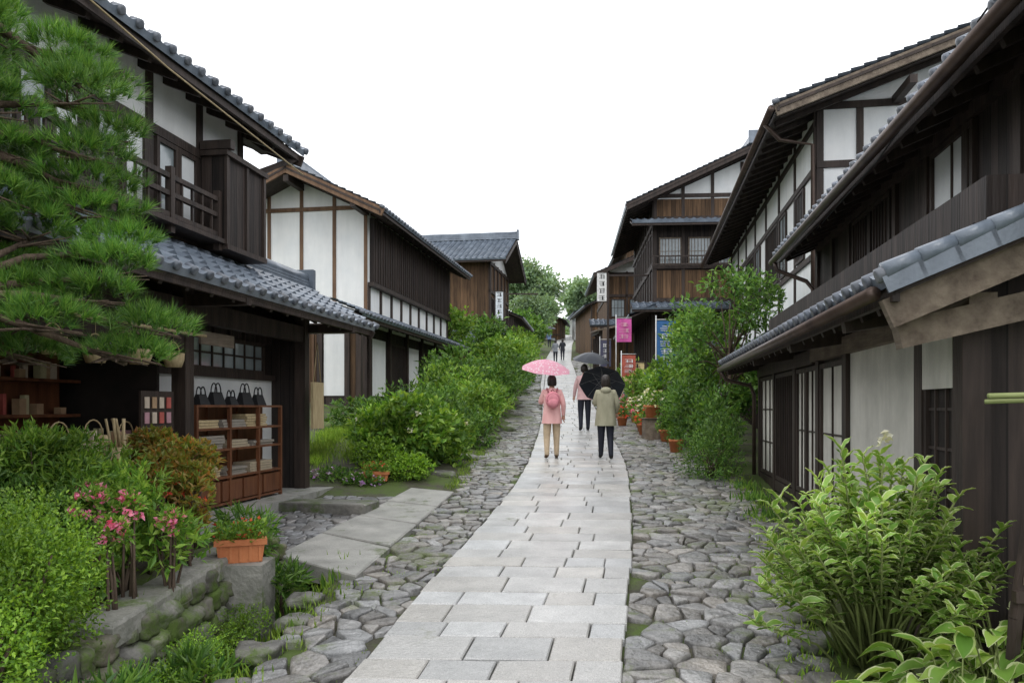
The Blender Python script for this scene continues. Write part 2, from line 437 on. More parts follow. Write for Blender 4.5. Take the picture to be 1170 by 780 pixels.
def latx(b,xf,s,y0,y1,z0,z1,ny,nz,pane='window_panes',pm=None,fm=None,bw=.02,part='window_frames'):
    pa=b.P(pane+('_dark' if pm is interior else ''),[pm or glass]);fa=b.P(part,[fm or darkwood])
    box(pa,xf+s*.004,xf+s*.012,y0+.01,y1-.01,z0+.01,z1-.01)
    t=.05
    for (ya,yb,za,zb) in((y0,y1,z0,z0+t),(y0,y1,z1-t,z1),(y0,y0+t,z0+t,z1-t),(y1-t,y1,z0+t,z1-t)):
        fr(fa,xf,s,ya,yb,za,zb,.042,.04)
    for i in range(1,ny):
        yy=y0+(y1-y0)*i/ny;fr(fa,xf,s,yy-bw/2,yy+bw/2,z0+t,z1-t,.03,.012)
    for i in range(1,nz):
        zz=z0+(z1-z0)*i/nz;fr(fa,xf,s,y0+t,y1-t,zz-bw/2,zz+bw/2,.024,.010)
def laty(b,yf,x0,x1,z0,z1,nx_,nz,pane='window_panes',pm=None,fm=None,bw=.02,part='window_frames'):
    pa=b.P(pane+('_dark' if pm is interior else ''),[pm or glass]);fa=b.P(part,[fm or darkwood])
    box(pa,x0+.01,x1-.01,yf-.012,yf-.004,z0+.01,z1-.01);t=.05
    for (xa,xb,za,zb) in((x0,x1,z0,z0+t),(x0,x1,z1-t,z1),(x0,x0+t,z0+t,z1-t),(x1-t,x1,z0+t,z1-t)):
        gf(fa,yf,xa,xb,za,zb,.042,.04)
    for i in range(1,nx_):
        xx=x0+(x1-x0)*i/nx_;gf(fa,yf,xx-bw/2,xx+bw/2,z0+t,z1-t,.03,.012)
    for i in range(1,nz):
        zz=z0+(z1-z0)*i/nz;gf(fa,yf,x0+t,x1-t,zz-bw/2,zz+bw/2,.024,.010)
def gable(a,yf,x0,x1,zb,xr,zr,z0l=None,z1r=None,th=.1):
    zl=zb if z0l is None else z0l; zr2=zb if z1r is None else z1r
    v=[(x0,yf,zb),(x1,yf,zb),(x1,yf,zr2),(xr,yf,zr),(x0,yf,zl)]
    w=[(p[0],yf+th,p[2]) for p in v]
    F=[(0,1,2,3,4),(9,8,7,6,5)]+[(k,k+5,(k+1)%5+5,(k+1)%5) for k in range(5)]
    a.add(v+w,F)

# ---- left shop
b=Bld('wooden_souvenir_shop',(-4.75,10.7,.3))
st=b.P('stone_floor',[concrete]);box(st,-10,-4.35,.5,10.95,-.3,.45)
W=b.P('wooden_walls',[darkplank]);T=b.P('timber_frame',[darkwood]);PW=b.P('plaster_walls',[plaster]);I=b.P('shop_interior',[interior])
box(PW,-10,-5.05,.5,9.4,3.2,5.3)
gable(PW,9.3,-10,-5.05,5.25,-7.5,6.2,5.25,5.25,.09)
for i in range(10):
    yy=9.4-.95*i
    fr(T,-5.05,1,yy-.05,yy+.05,3.2,5.35,.03)
fr(T,-5.05,1,.5,9.34,4.47,4.57,.045);fr(T,-5.05,1,.5,9.34,3.25,3.55,.04);fr(T,-5.05,1,.5,9.34,5.2,5.34,.05)
for i in range(0,10,2):
    yy=9.4-.95*i-.95
    beam(T,(-5.0,yy-.0,4.62),(-4.62,yy,4.62),.1,.1)
for i in range(8):
    y1=8.40-.95*i;y0=y1-.83
    latx(b,-5.045,1,y0+.02,y0+.41,3.56,4.46,1,2 if i%2 else 1,pm=glass);latx(b,-5.045,1,y0+.42,y1-.02,3.56,4.46,1,1,pane='shoji_screens',pm=shoji,fm=darkwood)
fr(W,-5.05,1,8.45,9.38,3.45,4.5,.34,.0)
for yy in(8.43,8.9,9.34):fr(T,-4.71,1,yy,yy+.05,3.45,4.52,.03,0)
fr(T,-4.71,1,8.40,9.42,4.5,4.56,.05,.3);fr(T,-4.71,1,8.43,9.40,3.42,3.48,.04,.3)
for z in(3.58,3.80,3.98): fr(T,-4.78,1,1.0,8.43,z-.025,z+.025,.025,.025)
fr(T,-4.76,1,1.0,8.43,3.48,3.53,.06,.25)
for i in range(38):
    yy=1.05+i*.195;fr(T,-4.78,1,yy-.012,yy+.012,3.5,3.98,.012,.012)
for i in range(9):
    yy=8.4-.93*i;fr(T,-4.78,1,yy-.035,yy+.035,3.4,4.08,.035,.035)
roof(b,(-4.5,-.2,5.06),(-4.5,10.16,5.06),(-3,0,1.2),rafters=.45)
roof(b,(-10.5,-.2,5.06),(-10.5,10.16,5.06),(3,0,1.2),caps=False)
ridge(b,(-7.5,-.2,6.3),(-7.5,10.16,6.3))
beam(T,(-5.0,9.45,4.55),(-4.6,10.05,4.95),.07,.07)
beam(T,(-5.05,9.4,5.12),(-5.05,10.1,5.12),.12,.14)
for xx in(-6,-7,-8,-9): box(T,xx-.06,xx+.06,9.38,9.44,3.2,5.6)
roof(b,(-3.95,.2,2.8),(-3.95,11.5,2.8),(-1.12,0,.62),rafters=.42)
roof(b,(-8.2,9.42,2.7),(-8.2,11.5,2.7),(3.1,0,.74),caps=False)
ridge(b,(-5.1,9.45,3.42),(-5.1,11.5,3.42),.2,.14)
beam(T,(-3.98,11.46,2.68),(-5.1,11.46,3.3),.05,.12);beam(T,(-4.52,10.12,4.93),(-7.5,10.12,6.12),.05,.14)
box(W,-9.9,-4.82,10.6,10.7,.45,3.25)
box(W,-9.9,-9.8,.6,10.6,.3,5.2)
for yy in(10.63,7.65,4.6,1.6): fr(T,-4.75,1,yy-.08,yy+.08,.45,3.0,.08,.08)
fr(T,-4.75,1,.5,10.7,2.52,2.74,.06,.06)
for yy in (10.7,7.65,4.6): beam(T,(-4.8,yy,2.72),(-4.0,yy,2.72),.1,.12)
fr(PW,-5.2,1,7.65,10.6,.45,2.03,.0,.1)
fr(I,-5.2,1,8.1,10.35,2.04,2.49,-.04,.1)
latx(b,-5.19,1,8.15,10.3,2.05,2.48,8,2,bw=.025)
fr(W,-5.2,1,7.65,10.6,2.48,3.1,.02,.1)
fr(T,-5.17,1,7.65,10.6,1.97,2.05,.03,.05)
for k in range(6): fr(T,-5.16,1,8.2+k*.38,8.22+k*.38,2.48,2.8,.02,.02)
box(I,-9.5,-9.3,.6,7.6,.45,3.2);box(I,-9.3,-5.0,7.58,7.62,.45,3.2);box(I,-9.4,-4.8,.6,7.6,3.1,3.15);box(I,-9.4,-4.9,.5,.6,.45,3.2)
fr(T,-4.7,1,4.7,7.6,2.2,2.5,.02,.03)
gr=b.P('curtain_pole',[straw]);tube(gr,[(-4.4,5.2,2.33),(-4.4,7.5,2.33)],.016,8)
ct=b.P('display_counter',[redwood]);box(ct,-5.6,-4.75,4.9,7.3,.45,1.15);box(ct,-5.7,-4.65,4.8,7.4,1.16,1.2);box(ct,-6.2,-6.0,4.8,7.4,.45,2.3)
for z in (1.5,1.85): box(ct,-6.0,-5.75,4.8,7.4,z,z+.03)
gcols=[(.5,.12,.1),(.6,.5,.4),(.2,.27,.36),(.55,.5,.3),(.5,.28,.32),(.2,.3,.18),(.45,.3,.18)]
gm=[FLAT('goods_%d'%i,c) for i,c in enumerate(gcols)]
gd=b.P('souvenirs',gm)
for k in range(120):
    yy=random.uniform(4.85,7.3);xx=random.uniform(-5.6,-4.8);h=random.uniform(.04,.2);w=random.uniform(.03,.09)
    z=1.2
    if k%3==0: xx=-5.9;z=random.choice([1.53,1.88])
    box(gd,xx,xx+w,yy,yy+w,z,z+h,random.choice([1,3,6,1,6,0,4]))
bk=b.P('woven_baskets',[straw])
for k,(yy,xx,zz,r) in enumerate([(7.0,-4.95,1.2,.11),(6.6,-5.0,1.2,.13),(6.1,-4.95,1.2,.12),(7.25,-4.6,2.0,.10),(6.7,-4.6,2.0,.11),(6.1,-4.6,1.98,.1),(5.6,-4.6,2.02,.1)]):
    tube(bk,[(xx,yy,zz),(xx,yy,zz+.07),(xx,yy,zz+.14)],[r*.75,r,r*1.05],14)
    tube(bk,[(xx,yy+r*math.cos(t),zz+.14+r*1.1*math.sin(t)) for t in np.linspace(0,math.pi,9)],.007,6)
    if zz>1.5: tube(bk,[(xx,yy,zz+.14+r*1.1),(xx,yy,2.35)],.003,4)
for r_ in range(2):
    for k in range(4): box(gd,-4.74,-4.73,6.98+k*.12,7.05+k*.12,1.44+r_*.15,1.55+r_*.15,[4,1,0,4,1,6,1,0][r_*4+k])
box(T,-4.77,-4.745,6.94,7.48,1.36,1.76)
rp=b.P('rope',[straw]);tube(rp,[(-4.55,4,5.2),(-4.5,7,4.88),(-4.5,10.1,4.75)],.009,6)
sg=b.P('hanging_straw_board',[straw]);box(sg,-4.5,-4.46,10.35,10.72,1.3,1.95)
tube(sg,[(-4.48,10.4,1.95),(-4.48,10.53,2.5),(-4.48,10.66,1.95)],.008,6)
wb=b.P('wood_signboard',[greywood]);box(wb,-4.66,-4.63,7.8,8.5,2.28,2.42)
b.done()

b=Bld('display_shelf',(-4.8,8.6,.45))
Fm=b.P('shelf_frame',[redwood]);x0,x1,y0,y1=-5.0,-4.68,7.8,9.85
for xx in(x0,x1-.04):
    for yy in(y0,8.5,9.2,y1-.04): box(Fm,xx,xx+.04,yy,yy+.04,.45,1.62)
for z in(.48,.78,1.1,1.34,1.6): box(Fm,x0+.005,x1-.002,y0+.005,y1-.005,z,z+.025)
box(Fm,x0+.01,x1-.05,y0+.04,y1-.04,.5,.76)
box(Fm,x0+.002,x0+.012,y0+.03,y1-.03,.5,1.6)
for k in range(4):
    box(Fm,x1-.05,x1-.015,y0+.06+k*.5,y0+.51+k*.5,.52,.75)
cl=b.P('folded_cloths',[straw,FLAT('cloth_beige',(.42,.35,.25)),FLAT('cloth_grey',(.30,.27,.23))])
for z in(.805,1.125,1.365):
    yy=y0+.08
    while yy<y1-.4:
        w=random.uniform(.45,.6);n=random.randint(2,6);mi_=random.randrange(3)
        for k in range(n):
            if z+k*.03+.03>z+.19: break
            j=random.uniform(-.012,.012)
            box(cl,x0+.06,x1-.04+j,yy+j,min(yy+w,y1-.06)+j,z+k*.031,z+k*.031+.027,mi_)
        yy+=w+random.uniform(.05,.12)
b.done()
def handbag(yy,s,i):
    xo=-.33
    b=Bld('handbag',(-4.55+xo,yy,1.625))
    a=b.P('bag_body',[black]);w=.13*s;h=.15*s
    V=[(-4.60+xo,yy-w,1.626),(-4.48+xo,yy-w,1.626),(-4.48+xo,yy+w,1.626),(-4.60+xo,yy+w,1.626),(-4.56+xo,yy-w*.75,1.626+h),(-4.52+xo,yy-w*.75,1.626+h),(-4.52+xo,yy+w*.75,1.626+h),(-4.56+xo,yy+w*.75,1.626+h)]
    a.add(V,BF)
    for xx in(-4.565+xo,-4.515+xo):
        tube(b.P('bag_handles',[black]),[(xx,yy+w*.5*math.cos(t),1.62+h+.11*s*math.sin(t)) for t in np.linspace(0,math.pi,9)],.008,6)
    b.done()
for i,(yy,s) in enumerate([(8.2,.8),(8.52,1),(8.86,.7),(9.2,1.05),(9.55,.9)]): handbag(yy,s,i)

# ---- left white gable house
b=Bld('white_gable_house',(-6.9,19.45,1.4))
PW=b.P('plaster_walls',[plaster]);T=b.P('timber_frame',[darkwood]);W=b.P('wooden_walls',[darkplank]);BW=b.P('lattice_door',[brownplank]);TB=b.P('brown_timbers',[brownwood])
box(PW,-10.5,-6.9,19.45,27.96,3.7,6.75)
gable(PW,19.45,-10.5,-6.9,6.74,-8.7,7.55,6.74,6.74,.1)
gable(PW,27.86,-10.5,-6.9,6.74,-8.7,7.55,6.74,6.74,.1)
box(W,-10.45,-6.95,19.5,27.9,1.2,3.7)
for xx in(-6.95,-7.8,-8.7,-9.6,-10.45): gf(TB,19.45,xx-.045,xx+.045,3.7,6.85+(.7 if xx==-8.7 else .3 if -10<xx<-7 else 0),.03)
gf(TB,19.45,-10.5,-6.9,6.7,6.80,.045);gf(T,19.45,-10.5,-6.9,3.62,3.78,.05)
gf(BW,19.5,-9.7,-8.3,1.5,3.5,.04);
for k in range(14): gf(TB,19.46,-9.7+k*.1,-9.66+k*.1,1.5,3.5,.03,.02)
gf(PW,19.5,-8.1,-7.5,1.9,3.5,.03);gf(BW,19.5,-7.4,-7.05,1.5,3.5,.04)
for xx in(-8.2,-7.45,-6.98): gf(T,19.45,xx-.07,xx+.07,1.2,3.7,.04)
fr(W,-6.9,1,19.6,27.9,4.8,6.5,.12,.0)
for k in range(40): fr(T,-6.78,1,19.7+k*.205,19.73+k*.205,4.85,6.45,.025,0)
fr(T,-6.9,1,19.45,27.96,4.72,4.82,.16);fr(T,-6.9,1,19.45,27.96,3.98,4.06,.05)
for k in range(10): fr(T,-6.9,1,19.45+k*.93,19.57+k*.93,3.9,4.75,.04)
for k in range(6):
    yy=19.5+k*1.65;fr(T,-6.9,1,yy,yy+.14,1.2,3.9,.06)
    if k<5 and k%2==0: fr(PW,-6.93,1,yy+.3,yy+1.4,1.9,3.4,.03,.02)
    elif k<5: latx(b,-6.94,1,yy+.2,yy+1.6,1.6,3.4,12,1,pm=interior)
roof(b,(-6.17,18.46,6.46),(-6.17,28.8,6.46),(-2.53,0,1.19),rafters=.5,seg=4)
roof(b,(-11.23,18.46,6.46),(-11.23,28.8,6.46),(2.53,0,1.19),caps=False,seg=4)
ridge(b,(-8.7,18.46,7.68),(-8.7,28.8,7.68))
beam(TB,(-6.17,18.5,6.36),(-8.7,18.5,7.55),.06,.2);beam(TB,(-11.2,18.5,6.36),(-8.7,18.5,7.55),.06,.2)
for xx in(-6.95,-8.7,-10.4): beam(T,(xx,18.5,6.62+(.7 if xx==-8.7 else 0)),(xx,19.5,6.62+(.7 if xx==-8.7 else 0)),.14,.16)
roof(b,(-6.15,17.0,3.72),(-6.15,28.6,3.72),(-.8,0,.35),rafters=.5,seg=4)
beam(T,(-6.2,17.05,3.6),(-6.9,17.05,3.9),.05,.12);beam(T,(-6.3,17.2,1.3),(-6.3,17.2,3.6),.12,.12);beam(T,(-6.9,17.1,3.85),(-6.9,19.5,3.85),.12,.2)
b.done()

# ---- left far house
b=Bld('tiled_roof_house',(-6.8,35.6,2))
W=b.P('wooden_walls',[brownplank]);PW=b.P('plaster_walls',[plaster]);T=b.P('timber_frame',[darkwood])
box(W,-12,-6.8,35.7,40.8,1.8,8.3)
a=PW;v=[(-6.8,35.7,8.3),(-6.8,40.8,8.3),(-6.8,38.2,9.5)];a.add(v+[(x-.1,y,z) for x,y,z in v],[(0,1,2),(5,4,3),(0,3,4,1),(1,4,5,2),(2,5,3,0)])
for k in range(6): fr(T,-6.8,1,35.7+k,35.84+k,1.8,8.4,.05)
for z in(5.4,6.9,8.2): fr(T,-6.8,1,35.7,40.8,z,z+.14,.06)
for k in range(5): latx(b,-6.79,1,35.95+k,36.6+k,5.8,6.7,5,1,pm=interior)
roof(b,(-12.5,34.9,8.3),(-5.9,34.9,8.3),(0,3.3,1.55),seg=4,caps=False)
roof(b,(-5.9,41.5,8.3),(-12.5,41.5,8.3),(0,-3.3,1.55),seg=4,caps=False)
ridge(b,(-12.5,38.2,9.85),(-5.9,38.2,9.85))
beam(T,(-5.95,34.95,8.15),(-5.95,38.2,9.7),.06,.2);beam(T,(-5.95,41.4,8.15),(-5.95,38.2,9.7),.06,.2)
roof(b,(-5.7,34.3,4.7),(-5.7,41.3,4.7),(-1.1,0,.5),seg=4,caps=False)
roof(b,(-8.6,33.6,4.3),(-6.0,33.6,4.3),(0,2.1,.9),seg=4,caps=False)
box(T,-8.4,-8.25,33.9,34.05,1.8,4.4);box(T,-6.5,-6.35,33.9,34.05,1.8,4.4)
b.done()

# ---- right near inn
b=Bld('timber_inn',(1.97,5.08,.1))
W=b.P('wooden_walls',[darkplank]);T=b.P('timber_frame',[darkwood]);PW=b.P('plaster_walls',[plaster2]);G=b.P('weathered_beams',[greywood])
X=1.97
box(W,X+.1,6.5,5.15,13.2,-.4,3.0)
fr(W,X,-1,5.08,13.3,-.4,2.7,.0,.1)
for yy in(5.15,5.85,7.85,9.0,10.3,11.8,13.2): fr(T,X,-1,yy-.075,yy+.075,-.4,2.5,.06)
fr(G,X,-1,4.9,9.2,2.1,2.26,.09);fr(T,X,-1,9.2,13.3,2.08,2.24,.07)
fr(T,X,-1,5.08,13.3,.42,.56,.05)
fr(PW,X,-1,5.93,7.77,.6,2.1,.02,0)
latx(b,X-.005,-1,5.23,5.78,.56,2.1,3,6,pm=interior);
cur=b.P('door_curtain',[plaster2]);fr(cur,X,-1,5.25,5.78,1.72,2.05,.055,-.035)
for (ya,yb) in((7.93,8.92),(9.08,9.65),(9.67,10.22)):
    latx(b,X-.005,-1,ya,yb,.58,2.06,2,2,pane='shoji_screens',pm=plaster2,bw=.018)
latx(b,X-.005,-1,10.38,11.7,.58,2.06,10,1,pm=interior)
latx(b,X-.005,-1,11.9,13.1,.58,2.06,3,3,pane='shoji_screens',pm=plaster2)
roof(b,(1.36,4.72,2.32),(1.36,13.6,2.32),(1.52,0,.64),rafters=.4,col=.24)
beam(G,(1.40,4.80,2.13),(2.85,4.80,2.75),.07,.17);beam(G,(1.5,4.95,2.02),(2.9,4.95,2.35),.12,.16)
vt=b.P('verge_tiles',[tile])
for k in range(8):
    f=k/8;p=Vector((1.36+1.5*f,4.72,2.36+.63*f));q=Vector((1.36+1.5*(f+.14),4.72,2.36+.63*(f+.14)))
    tube(vt,[p,q],[.055,.048],8);beam(vt,p+Vector((0,-.03,-.07)),q+Vector((0,-.03,-.07)),.02,.11)
for yy in(5.85,7.85,10.3,13.2): beam(T,(X,yy,2.27),(1.42,yy,2.18),.1,.12)
XU=2.85
box(W,XU,6.4,3.4,13.2,2.5,4.35)
for k in range(11): fr(T,XU,-1,3.5+k*.97,3.62+k*.97,2.7,4.4,.04)
fr(T,XU,-1,3.4,13.2,3.06,3.18,.06);fr(T,XU,-1,3.4,13.2,4.08,4.2,.06)
latx(b,XU-.005,-1,7.25,8.25,3.2,4.06,2,1,pane='shoji_screens_upper',pm=shoji)
latx(b,XU-.005,-1,9.5,11.1,3.2,4.06,14,1,pm=interior)
roof(b,(2.25,2.6,4.13),(2.25,13.7,4.13),(3.15,0,1.32),rafters=.42,caps=True)
roof(b,(8.55,2.6,4.13),(8.55,13.7,4.13),(-3.15,0,1.32),caps=False)
ridge(b,(5.4,2.6,5.5),(5.4,13.7,5.5))
gable(b.P('gable_wall',[darkplank]),13.1,2.85,8,4.3,5.4,5.35,4.3,4.3)
gt=b.P('rain_gutter',[copper]);tube(gt,[(2.2,2.6,4.05),(2.2,13.75,4.02)],.055,10)
tube(gt,[(2.2,13.5,4.0),(2.25,13.5,3.85),(2.7,13.45,3.65),(2.78,13.35,3.5),(2.78,13.35,2.7)],.035,8)
tube(gt,[(1.33,4.8,2.25),(1.33,13.55,2.22)],.045,10)
tube(gt,[(1.33,13.3,2.2),(1.4,13.3,2.05),(1.8,13.35,1.95),(1.86,13.35,1.8),(1.86,13.35,.2)],.032,8)
cb=b.P('power_cables',[black]);tube(cb,[(2.2,4.0,4.3),(2.25,8,3.95),(2.5,13,4.1)],.008,5)
b.done()

# ---- right half timbered house
b=Bld('half_timbered_house',(3.16,14.9,.4))
PW=b.P('plaster_walls',[plaster]);T=b.P('timber_frame',[darkwood]);W=b.P('wooden_walls',[darkplank]);TB=b.P('brown_timbers',[greywood])
X=3.16
box(PW,X,11.5,14.9,28,3.0,7.0);box(W,X+.02,11.4,14.95,27.9,.3,3.0)
gable(PW,14.9,X,11.5,6.98,7.3,8.55,6.98,6.98,.1)
for xx in[3.22,3.9,5.0,6.4,7.8]: gf(T,14.9,xx-.06,xx+.06,3.0,7.0+max(0,(xx-3.2)*.33-.25),.03)
for z in(6.95,5.9,4.0): gf(T,14.9,X,11,z,z+.12,.045)
for xx in(4.5,5.5,6.5): beam(T,(xx,13.95,7.05),(xx,14.95,7.05),.12,.14)
for k in range(8):
    yy=14.95+k*1.85;fr(T,X,-1,yy-.05,yy+.05,3.0,7.0,.035)
for z in(6.65,5.85,4.3,3.1): fr(T,X,-1,14.9,28,z,z+.1,.05)
for k in range(7):
    yy=14.95+k*1.85
    if k in(0,1,3,5): latx(b,X-.005,-1,yy+.9,yy+1.7,4.45,5.82,2 if k%2 else 6,2,pm=glass)
    if k in(2,4,6): latx(b,X-.005,-1,yy+.1,yy+1.75,4.45,5.82,9,1,pm=interior)
roof(b,(2.28,13.95,6.77),(2.28,28.9,6.77),(5.0,0,1.78),rafters=.5,seg=4)
roof(b,(12.28,13.95,6.77),(12.28,28.9,6.77),(-5.0,0,1.78),caps=False,seg=4)
ridge(b,(7.28,13.95,8.6),(7.28,28.9,8.6))
beam(TB,(2.3,14.0,6.66),(7.28,14.0,8.44),.06,.2)
gt=b.P('rain_gutter',[copper]);tube(gt,[(2.22,13.95,6.68),(2.22,28.9,6.62)],.06,10)
tube(gt,[(2.22,14.6,6.64),(2.5,14.75,6.4),(3.08,14.8,6.3),(3.08,14.8,.6)],.04,8)
roof(b,(2.35,15.2,2.95),(2.35,28.5,2.95),(.85,0,.38),rafters=.5,seg=4,caps=False)
for k in range(6): latx(b,X+.01,-1,15.2+k*2.1,17.0+k*2.1,.9,2.8,10,1,pm=interior)
b.done()

# ---- right guesthouse
b=Bld('wooden_guesthouse',(0,0,1.4),ang=math.radians(-4),org=(5.4,30))
PW=b.P('plaster_walls',[plaster]);T=b.P('timber_frame',[darkwood]);W=b.P('wooden_walls',[darkplank]);BW=b.P('brown_wood_walls',[brownplank])
box(W,0,7,0.05,9,1.2,9.4)
gable(PW,0,0,7,8.8,3.5,11.0,9.45,9.45,.12)
for xx in(.05,1.1,2.2,3.3,4.4): gf(T,0,xx-.06,xx+.06,5.7,9.7+xx*.35,.04)
for z in(9.55,8.7,5.6,6.85): gf(T,0,0,7,z,z+.14,.06)
gf(BW,.02,.1,7,8.85,9.5,.03);gf(BW,.02,.1,7,5.75,6.8,.03)
for k in range(4): laty(b,.04,.2+k*1.1,1.15+k*1.1-.1,7.0,8.05,7,2,pm=glass,fm=greywood,part='window_frames_pale')
for z in(6.95,7.25): gf(T,-.35,-.1,6,z,z+.05,.02,.02)
for k in range(30): gf(T,-.35,-.05+k*.2,-.02+k*.2,6.9,7.28,.01,.01)
roof(b,(-.9,-.95,8.45),(7,-.95,8.45),(0,.95,.3),seg=4,caps=False)
roof(b,(-.9,-1.0,5.25),(7,-1.0,5.25),(0,1.0,.35),seg=4,caps=False)
roof(b,(-1.1,-.9,9.15),(-1.1,9.6,9.15),(4.6,0,2.1),rafters=.5,seg=4,caps=False)
roof(b,(8.1,-.9,9.15),(8.1,9.6,9.15),(-4.6,0,2.1),seg=4,caps=False)
ridge(b,(3.5,-.9,11.3),(3.5,9.6,11.3))
beam(T,(-1.1,-.85,9.02),(3.5,-.85,11.12),.06,.22)
for k in range(9): fr(T,0,-1,k,k+.12,1.2,9.4,.05)
for z in(8.5,6.9,5.4): fr(T,0,-1,0,9,z,z+.15,.06)
for k in range(4): latx(b,-.005,-1,.3+k*2.1,1.9+k*2.1,7.1,8.3,8,1,pm=glass)
roof(b,(-1.0,-.9,5.0),(-1.0,9.3,5.0),(1.0,0,.4),seg=4,caps=False)
for xx in(.0,1.6,3.2,4.8): gf(T,-.02,xx,xx+.14,1.2,5.2,.04)
for k in range(3): laty(b,.04,.2+k*1.6,1.55+k*1.6,1.9,4.2,5,3,pm=glass)
b.done()
b=Bld('roadside_teahouse',(0,0,3),ang=math.radians(-2),org=(5.2,43))
PW=b.P('plaster_walls',[plaster]);T=b.P('timber_frame',[darkwood]);W=b.P('wooden_walls',[darkplank]);BW=b.P('brown_wood_walls',[brownplank])
box(BW,0,4,0,7,2.4,8.9);gable(PW,-.02,0,4,8.9,2,9.9,8.95,8.95,.1)
for z in(8.8,7.6,6.2): gf(T,0,0,4,z,z+.15,.05);fr(T,0,-1,0,7,z,z+.15,.05)
for xx in(0,1,2,3): gf(T,0,xx,xx+.12,2.4,9.,.05)
laty(b,-.01,.2,.95,6.5,7.5,4,2,pm=glass);laty(b,-.01,1.2,1.95,6.5,7.5,4,2,pm=glass)
roof(b,(-.8,-.8,8.75),(-.8,7.5,8.75),(2.8,0,1.2),seg=4,caps=False);roof(b,(4.8,-.8,8.75),(4.8,7.5,8.75),(-2.8,0,1.2),seg=4,caps=False)
beam(T,(-.8,-.78,8.65),(2,-.78,9.85),.06,.2);ridge(b,(2,-.8,10),(2,7.5,10))
roof(b,(-1,-.9,6.0),(4,-.9,6.0),(0,.9,.4),seg=4,caps=False)
box(BW,1.5,6,4,12,8,11.2);roof(b,(.9,3.3,11.0),(.9,12,11.0),(2.6,0,1.1),seg=4,caps=False);gable(PW,3.98,1.5,6,11.0,3.5,12,11,11,.1)
b.done()
b=Bld('low_shop_with_canopy',(0,0,2.4),ang=math.radians(-3),org=(4.6,34.5))
T=b.P('timber_frame',[darkwood])
GR=b.P('canopy_roof',[greywood])
GR.add([(-.9,-.3,4.9),(1.2,-.5,5.3),(1.2,6,5.9),(-.9,6,5.4),(-.9,-.3,4.97),(1.2,-.5,5.37),(1.2,6,5.97),(-.9,6,5.47)],BF)
for yy in(0,2,4,5.8): beam(T,(-.7,yy,2),(-.7,yy,5.1),.12,.12)
beam(T,(-.75,-.2,4.9),(-.75,6,5.3),.1,.14)
b.done()
def farhouse(name,X_,Y_,w,d,z0,h,rot=0,mt=plaster):
    b=Bld(name,(0,0,z0),ang=rot,org=(X_,Y_))
    W=b.P('walls',[mt]);T=b.P('timber_frame',[darkwood])
    box(W,0,w,0,d,z0-1,z0+h);gable(W,-.01,0,w,z0+h-.05,w/2,z0+h+w*.24,th=.1)
    for xx in np.linspace(0,w-.15,4): gf(T,-.01,xx,xx+.12,z0-1,z0+h,.05)
    gf(T,-.01,0,w,z0+h*.5,z0+h*.5+.15,.06)
    laty(b,-.015,w*.1,w*.45,z0+h*.6,z0+h*.9,5,1);laty(b,-.015,w*.1,w*.8,z0,z0+h*.42,8,2)
    roof(b,(-.6,-.6,z0+h-.1),(-.6,d+.5,z0+h-.1),(w/2+.6,0,w*.28),seg=4,caps=False)
    roof(b,(w+.6,-.6,z0+h-.1),(w+.6,d+.5,z0+h-.1),(-w/2-.6,0,w*.28),seg=4,caps=False)
    b.done()
farhouse('distant_house',6.2,62,5,9,5.2,4.4,math.radians(3),brownplank)
farhouse('distant_house',-3.6,52,3.8,8,4.1,3.4,math.radians(-6),darkplank)
farhouse('distant_house',7.4,88,5,6,9.0,3.2,math.radians(2))
farhouse('distant_house',2.2,92,3.6,6,8.2,3.5,math.radians(-8),brownplank)
farhouse('distant_house',8.5,110,5,6,11.5,3.5,0,plaster)

# ------------------------------------------------------------ foliage
def nrm(v): return v/np.maximum(np.linalg.norm(v,axis=1,keepdims=True),1e-9)
def leaves(a,blobs,L,Wd,m=0,up=.35,shell=.35,lump=.25):
    for (cx,cy,cz,rx,ry,rz,n) in blobs:
        n=int(n)
        d=nrm(rng.normal(size=(n,3)))
        ph=rng.random(6)*6.28
        lum=1+lump*(np.sin(d[:,0]*4+ph[0])*np.sin(d[:,1]*4+ph[1])+.6*np.sin(d[:,2]*7+ph[2])*np.sin(d[:,0]*8+ph[3])+.4*np.sin(d[:,1]*13+ph[4])*np.sin(d[:,2]*12+ph[5]))
        r=(shell+(1-shell)*rng.random(n)**.6)*lum
        P=np.array([cx,cy,cz])+d*r[:,None]*np.array([rx,ry,rz])
        g=base(P[:,1])-.1;P[:,2]=np.maximum(P[:,2],g)
        leaf_at(a,P,d,L,Wd,m,up)
def leaf_at(a,P,o,L,Wd,m=0,up=.35,rnd=.75):
    n=len(P)
    dr=nrm(o*.7+rng.normal(size=(n,3))*rnd+np.array([0,0,up]))
    nn=nrm(o*.5+np.array([0,0,.8])+rng.normal(size=(n,3))*.45)
    s=nrm(np.cross(dr,nn));nn=np.cross(s,dr)
    l=(L*(.6+.7*rng.random(n)))[:,None];w=(Wd*(.6+.7*rng.random(n)))[:,None]
    V=np.stack([P,P+dr*l*.45+s*w*.5+nn*w*.18,P+dr*l-nn*l*.12,P+dr*l*.45-s*w*.5+nn*w*.18],1).reshape(-1,3)
    i=np.arange(n)*4
    F=np.concatenate([np.stack([i,i+1,i+2],1),np.stack([i,i+2,i+3],1)])
    a.add(V,F,m)
